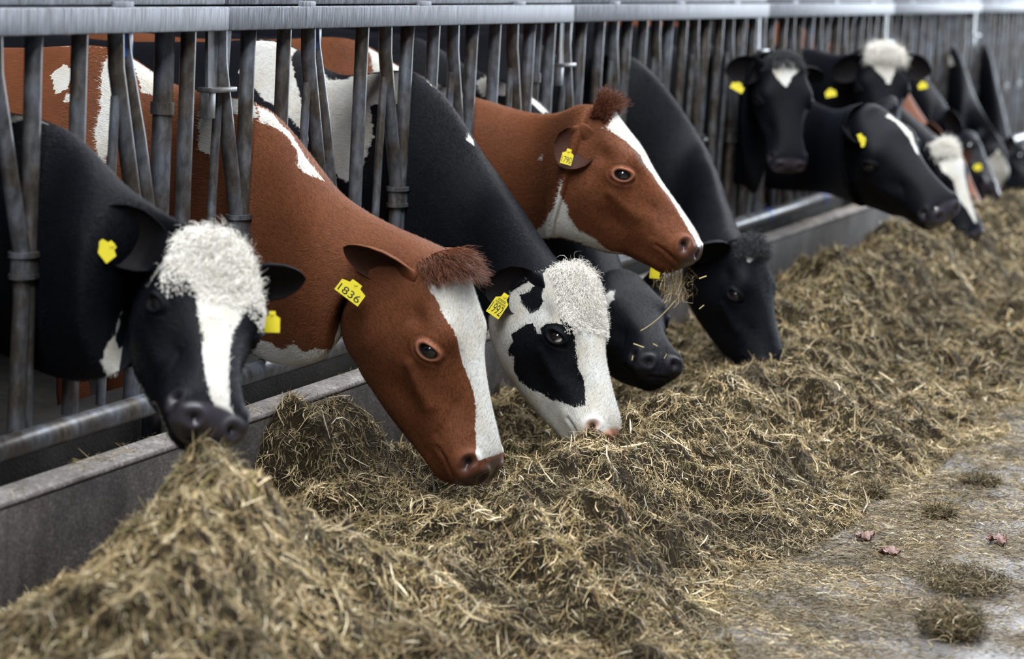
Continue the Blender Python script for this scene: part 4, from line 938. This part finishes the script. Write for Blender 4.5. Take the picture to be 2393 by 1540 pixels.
# ================================================================ hay on the feeding floor
HX = [-2.6, -1.7, -1.25, -.95, -.65, -.4, 0, .35, .85, 1.5, 2, 2.5, 3, 4, 5, 7, 12]
YC = [-.95, -.80, -.70, -.70, -.76, -.88, -1.0, -1.05, -1.05, -1.03, -1.02, -1.05, -1.05, -.75, -.70, -.78, -.85]
HC = [.10, .47, .45, .25, .12, .13, .17, .20, .15, .15, .17, .15, .12, .22, .33, .33, .30]
H0 = [.0, .0, .0, .0, .03, .07, .12, .17, .02, .02, .05, .06, .06, .05, .05, .05, .05]
YB = [-1.95, -1.85, -1.80, -1.80, -1.78, -1.75, -1.66, -1.62, -1.60, -1.66, -1.72, -1.78, -1.80, -1.85, -1.85, -1.80, -1.7]
def hay_height(x, y, fine=True):
    x = np.asarray(x, float); y = np.asarray(y, float)
    yc, hc, h0, yb = (np.interp(x, HX, q) for q in (YC, HC, H0, YB))
    s = np.where(y > yc, .30, .36)
    z = hc*np.exp(-((y-yc)/s)**2)+h0*np.exp(-((y+.12)/.42)**2)
    z = z+.15*np.exp(-(((x-.34)/.26)**2+((y+.22)/.20)**2)**2)          # small heap against the curb
    z = z+.035+.055*value_noise(x, y, 3.0, 1)+.045*value_noise(x, y, 7.0, 2)+.020*value_noise(x, y, 13, 22)+.075*(.42-np.abs(value_noise(x, y, 4.6, 51)))+.045*(.42-np.abs(value_noise(x, y, 9.5, 52)))
    edge = np.clip((y-yb-.10*value_noise(x, y, 2.2, 5))/.35, -1, 1)
    z = z*np.clip(edge, 0, 1)**.8
    z = np.where(edge <= 0, -.03+.02*edge, z)
    if fine: z = z+np.clip(edge*3, 0, 1)*(.018*value_noise(x, y, 17, 3)+.010*value_noise(x, y, 38, 4))
    return z

nx, ny = 860, 130
gx = -2.6+(12.6)*np.linspace(0, 1, nx)**1.25; gy = np.linspace(-2.15, -.121, ny)
XX, YY = np.meshgrid(gx, gy, indexing='ij')
ZZ = hay_height(XX, YY)
verts = np.stack([XX, YY, ZZ], -1).reshape(-1, 3)
i, j = np.meshgrid(np.arange(nx-1), np.arange(ny-1), indexing='ij')
faces = np.stack([i*ny+j, (i+1)*ny+j, (i+1)*ny+j+1, i*ny+j+1], -1).reshape(-1, 4)

TINTS = np.array([(.34, .25, .125), (.48, .38, .22), (.64, .54, .35), (.20, .155, .060), (.085, .058, .022), (.26, .175, .085), (.145, .125, .042), (.76, .68, .50)])
TW = np.array([.22, .17, .07, .14, .14, .14, .10, .02])
def straw_mesh(P, heading, tilt, length, width, rg, bend=.25, seg=4):
    """flat curved stalks: returns verts, quads, colours"""
    n = len(P); t = np.linspace(-.5, .5, seg)
    d = np.stack([np.cos(heading)*np.cos(tilt), np.sin(heading)*np.cos(tilt), np.sin(tilt)], -1)
    side = np.stack([-np.sin(heading), np.cos(heading), np.zeros(n)], -1)
    up = np.cross(d, side); roll = rg.uniform(-1.2, 1.2, n)[:, None]
    w = side*np.cos(roll)+up*np.sin(roll); b = -side*np.sin(roll)+up*np.cos(roll)
    bx = rg.normal(0, bend, n)[:, None]; by = rg.normal(0, bend*.6, n)[:, None]
    C_ = P[:, None]+d[:, None]*(length[:, None]*t)[..., None]+((bx*w+by*b)*length[:, None])[:, None]*((t**2-.08)*2)[None, :, None]
    taper = np.array([.55, 1, .9, .35]) if seg == 4 else np.linspace(1, .4, seg)
    off = w[:, None]*(width[:, None]*taper[None]*.5)[..., None]
    V = np.stack([C_-off, C_+off], 2).reshape(-1, 3)
    k = np.arange(seg-1); F1 = np.stack([k*2, k*2+1, k*2+3, k*2+2], -1)
    F = (F1[None]+(np.arange(n)*seg*2)[:, None, None]).reshape(-1, 4)
    patch = np.clip(.95+.5*value_noise(P[:, 0], P[:, 1], 5.5, 31)+.4*value_noise(P[:, 0], P[:, 1], 14, 32), .4, 1.5)[:, None]
    c = TINTS[rg.choice(len(TINTS), n, p=TW)]*rg.uniform(.65, 1.25, (n, 1))*patch
    c = np.concatenate([c, np.ones((n, 1))], 1)
    return V, F, np.repeat(c, seg*2, 0)

def scatter_on_hay(n, x0, x1, rg, ymin=-2.0, pw=1.0):
    x = x0+(x1-x0)*rg.uniform(0, 1, n)**pw; y = rg.uniform(ymin, -.13, n)
    z = hay_height(x, y); keep = z > -.005
    x, y, z = x[keep], y[keep], z[keep]; e = .01
    gx_ = (hay_height(x+e, y, False)-hay_height(x-e, y, False))/(2*e); gy_ = (hay_height(x, y+e, False)-hay_height(x, y-e, False))/(2*e)
    return np.stack([x, y, z], -1), gx_, gy_
rg = np.random.default_rng(11)
VV, FF, CC = [], [], []; nv = 0
def add_straw(P, heading, tilt, ln, wd, bend=.25, tone=1.0):
    global nv
    v, f, c = straw_mesh(P, heading, tilt, ln, wd, rg, bend); c[:, :3] *= tone; VV.append(v); FF.append(f+nv); CC.append(c); nv += len(v)
for n, xa, xb, pw, lm in ((250000, -2.5, 3.6, 1.15, .034), (90000, 3.4, 9.8, 1.3, .048)):
    P, sx, sy = scatter_on_hay(n, xa, xb, rg, pw=pw); m_ = len(P)
    hd = rg.uniform(0, 2*np.pi, m_); tl = np.arctan(sx*np.cos(hd)+sy*np.sin(hd))+rg.normal(0, .45, m_)
    ln = np.clip(rg.gamma(2.6, lm/2.6, m_), .010, .16); wd = np.clip(rg.lognormal(-6.35, .42, m_), .0008, .0048)*(1.0 if xa < 3 else 1.5)
    P[:, 2] += rg.uniform(-.006, .014, m_)
    add_straw(P, hd, tl, ln, wd, .35)
# long pale stalks lying on top
P, sx, sy = scatter_on_hay(2600, -2.2, 5, rg); m_ = len(P); hd = rg.uniform(0, 6.28, m_)
P[:, 2] += .014
add_straw(P, hd, np.arctan(sx*np.cos(hd)+sy*np.sin(hd))+rg.normal(0, .22, m_), rg.uniform(.05, .13, m_), rg.uniform(.0025, .006, m_), .12)
# chaff swept thinly over the floor and lying on the curb
m_ = 150000; x = -1.3+8.5*rg.uniform(0, 1, m_)**1.3; y = -1.40-rg.gamma(1.25, .40, m_); ok = y > -4
x, y = x[ok], y[ok]; m_ = len(x)
dens = value_noise(x, y, 2.4, 9)*.6+value_noise(x, y, 6, 10)*.5
ok = dens > rg.uniform(-.7, .5, m_); x, y = x[ok], y[ok]; m_ = len(x)
add_straw(np.stack([x, y, np.full(m_, .004)+rg.uniform(0, .006, m_)], -1), rg.uniform(0, 6.28, m_), rg.normal(0, .10, m_), np.clip(rg.gamma(2, .013, m_), .005, .09), rg.uniform(.0009, .0032, m_), .3, .72)
m_ = 2200; x = rg.uniform(-1.8, 9, m_); y = rg.uniform(-.115, .02, m_)
ok = value_noise(x, y, 3, 12) > -.1; x, y = x[ok], y[ok]; m_ = len(x)
add_straw(np.stack([x, y, np.where(y < -.018, .350, .30)+rg.uniform(0, .01, m_)], -1), rg.uniform(0, 6.28, m_), rg.normal(0, .25, m_), np.clip(rg.gamma(2, .016, m_), .008, .09), rg.uniform(.001, .003, m_), .4)
VV = np.concatenate([verts]+VV); nb = len(verts); FF = np.concatenate([faces]+[f+nb for f in FF])
hay = mesh_object('hay', VV, FF, M['haybed'])
hay.data.materials.append(M['straw'])
mi = np.ones(len(FF), np.int32); mi[:len(faces)] = 0; hay.data.polygons.foreach_set('material_index', mi)
set_attr(hay, 'tint', np.concatenate([np.tile([.2, .15, .07, 1.], (nb, 1))]+CC), 'FLOAT_COLOR')
tag(hay, 'long heap of loose dry hay spread along the concrete curb', 'hay', kind='stuff')
# ---------------------------------------------------------------- wisps, bits in the air, clumps and leaves on the floor
def ball_of_hay(name, centre, r, n, seed, label, cat, group=None, ln=(.03, .09), mat=None, squash=(1, 1, 1), wd=(.0012, .0032)):
    rg2 = np.random.default_rng(seed)
    d = rg2.normal(size=(n, 3)); d /= np.linalg.norm(d, axis=1)[:, None]
    P = np.array(centre)+d*np.array(r)*(rg2.uniform(.15, 1, n)**.6)[:, None]*np.array(squash)
    P[:, 2] = np.maximum(P[:, 2], .004)
    hd = rg2.uniform(0, 6.28, n)
    v, f, c = straw_mesh(P, hd, rg2.normal(0, .5, n), rg2.uniform(*ln, n), rg2.uniform(*wd, n), rg2, .45); c[:, :3] *= .55
    o = mesh_object(name, v, f, M['straw']); set_attr(o, 'tint', c, 'FLOAT_COLOR'); tag(o, label, cat, group); return o
CL = [((2250, 1375), .145, .060, 'dark hay clump on the wet floor nearest the right edge of the hay'),
      ((2222, 1485), .100, .085, 'lowest dark hay clump at the bottom of the bare floor'),
      ((2035, 1160), .060, .045, 'small tufty hay clump with a pale stalk upright in it'),
      ((2195, 1205), .060, .030, 'olive green hay tuft above the reddish leaves'),
      ((2290, 1130), .075, .028, 'flat hay tuft highest on the bare floor near the right edge')]
def floor_pt(x, y, z=0.):
    d = FW*5650.+RT*(x-1196.5)-UP*(y-770.); t = (z-CAM_POS[2])/d[2]; return CAM_POS+d*t
for i, (px, r, h, lb) in enumerate(CL):
    p = floor_pt(*px)
    ball_of_hay('hay_clump', (p[0], p[1], h*.45), (r, r, h*.7), 2400, 40+i, lb, 'hay clump', None, (.015, .05), squash=(1, 1, 1))
def leaf_bit(p, size, seed, label):
    rg2 = np.random.default_rng(seed); n = 9
    u, w = np.meshgrid(np.linspace(-1, 1, n), np.linspace(-1, 1, n), indexing='ij')
    ang = np.arctan2(w, u); rad = np.clip(1-(np.abs(u)**2.2+np.abs(w)**2.2)*.22, .4, 1)*(1+.28*np.sin(3*ang+seed)+.14*np.sin(7*ang))
    z = .35*np.abs(np.sin(2.6*u+1.3*w))+.25*np.cos(3.1*w-u)**2+.10*rg2.normal(size=u.shape)
    top = np.stack([p[0]+u*size*rad, p[1]+w*size*.7*rad, .008+size*.62*np.abs(z)], -1).reshape(-1, 3)
    bot = top-[0, 0, .004]
    i, j = np.meshgrid(np.arange(n-1), np.arange(n-1), indexing='ij')
    f = np.stack([i*n+j, (i+1)*n+j, (i+1)*n+j+1, i*n+j+1], -1).reshape(-1, 4)
    o = mesh_object('crumpled_leaf', np.concatenate([top, bot]), np.concatenate([f, f[:, ::-1]+n*n]), M['leaf']); tag(o, label, 'leaf', 'reddish leaves on the floor')
leaf_bit(floor_pt(2080, 1298), .048, 1, 'crumpled pinkish leaf lying on the floor left of its fellow')
leaf_bit(floor_pt(2332, 1270), .050, 2, 'dull reddish leaf on the floor close to the right edge')
leaf_bit(floor_pt(2022, 1262), .044, 3, 'small brownish leaf half in the hay at the edge of the bare floor')
# the wisp the brown cow is chewing
c4 = POSE[4]; R4 = np.array(c4['R']); T4 = np.array(c4['T'])
mouth = T4+R4@(np.array([.93, -.262, -.02])*ASP*c4['L'])
rg3 = np.random.default_rng(77); n = 260
P = mouth+np.stack([rg3.normal(0, .020, n), rg3.normal(0, .028, n), -rg3.uniform(-.005, .125, n)], -1)
P[:, :2] += np.array([-.0, -.02])*((mouth[2]-P[:, 2])/.1)[:, None]
v, f, c = straw_mesh(P, rg3.uniform(0, 6.28, n), rg3.normal(-.9, .5, n), rg3.uniform(.03, .085, n), rg3.uniform(.001, .003, n), rg3, .4)
o = mesh_object('hay_wisp', v, f, M['straw']); set_attr(o, 'tint', c, 'FLOAT_COLOR'); tag(o, 'wisp of hay hanging from the mouth of the raised brown head', 'hay wisp')
def px_pt(x, y, depth):
    d = FW+RT*((x-1196.5)/5650.)-UP*((y-770.)/5650.); return CAM_POS+d*depth
dm = (mouth-CAM_POS)@FW
def one_straw(a, b, w, label, sag=.0):
    A = px_pt(*a, dm-.02); B = px_pt(*b, dm-.02); t = np.linspace(0, 1, 7)
    mid = A[None]+(B-A)[None]*t[:, None]; mid[:, 2] -= sag*4*t*(1-t)
    side = np.cross(B-A, FW); side /= np.linalg.norm(side)
    th = FW*w*.25
    vv = np.concatenate([mid-side*w/2-th, mid+side*w/2-th, mid+side*w/2+th, mid-side*w/2+th]); k = 7; ff = []
    for i in range(6):
        for q in range(4): ff.append((q*k+i, q*k+i+1, ((q+1) % 4)*k+i+1, ((q+1) % 4)*k+i))
    o = mesh_object('falling_straw', vv, np.array(ff), M['straw']); set_attr(o, 'tint', np.tile([.58, .46, .22, 1], (len(vv), 1)), 'FLOAT_COLOR')
    tag(o, label, 'straw', 'bits of hay falling below the raised brown head')
one_straw((1497, 773), (1578, 702), .0028, 'long curved stalk in the air below the hay wisp', .012)
for a, b, w, lb in (((1634, 651), (1651, 645), .0036, 'bright bit of straw in the air right of the hay wisp'),
                    ((1480, 803), (1505, 812), .0042, 'bent golden straw bit falling in front of the black cow between the heads'),
                    ((1634, 722), (1645, 713), .0030, 'pale forked bit of straw in the air before the curly necked cow'),
                    ((1553, 708), (1560, 701), .0030, 'small pale straw bit just below the wisp'),
                    ((1552, 838), (1558, 827), .0024, 'lowest right straw fleck before the half hidden black cow'),
                    ((1477, 842), (1479, 831), .0030, 'lowest left straw fleck before the half hidden black cow'),
                    ((1526, 803), (1537, 809), .0030, 'whitish fleck of straw right of the bent golden bit')):
    one_straw(a, b, w, lb)
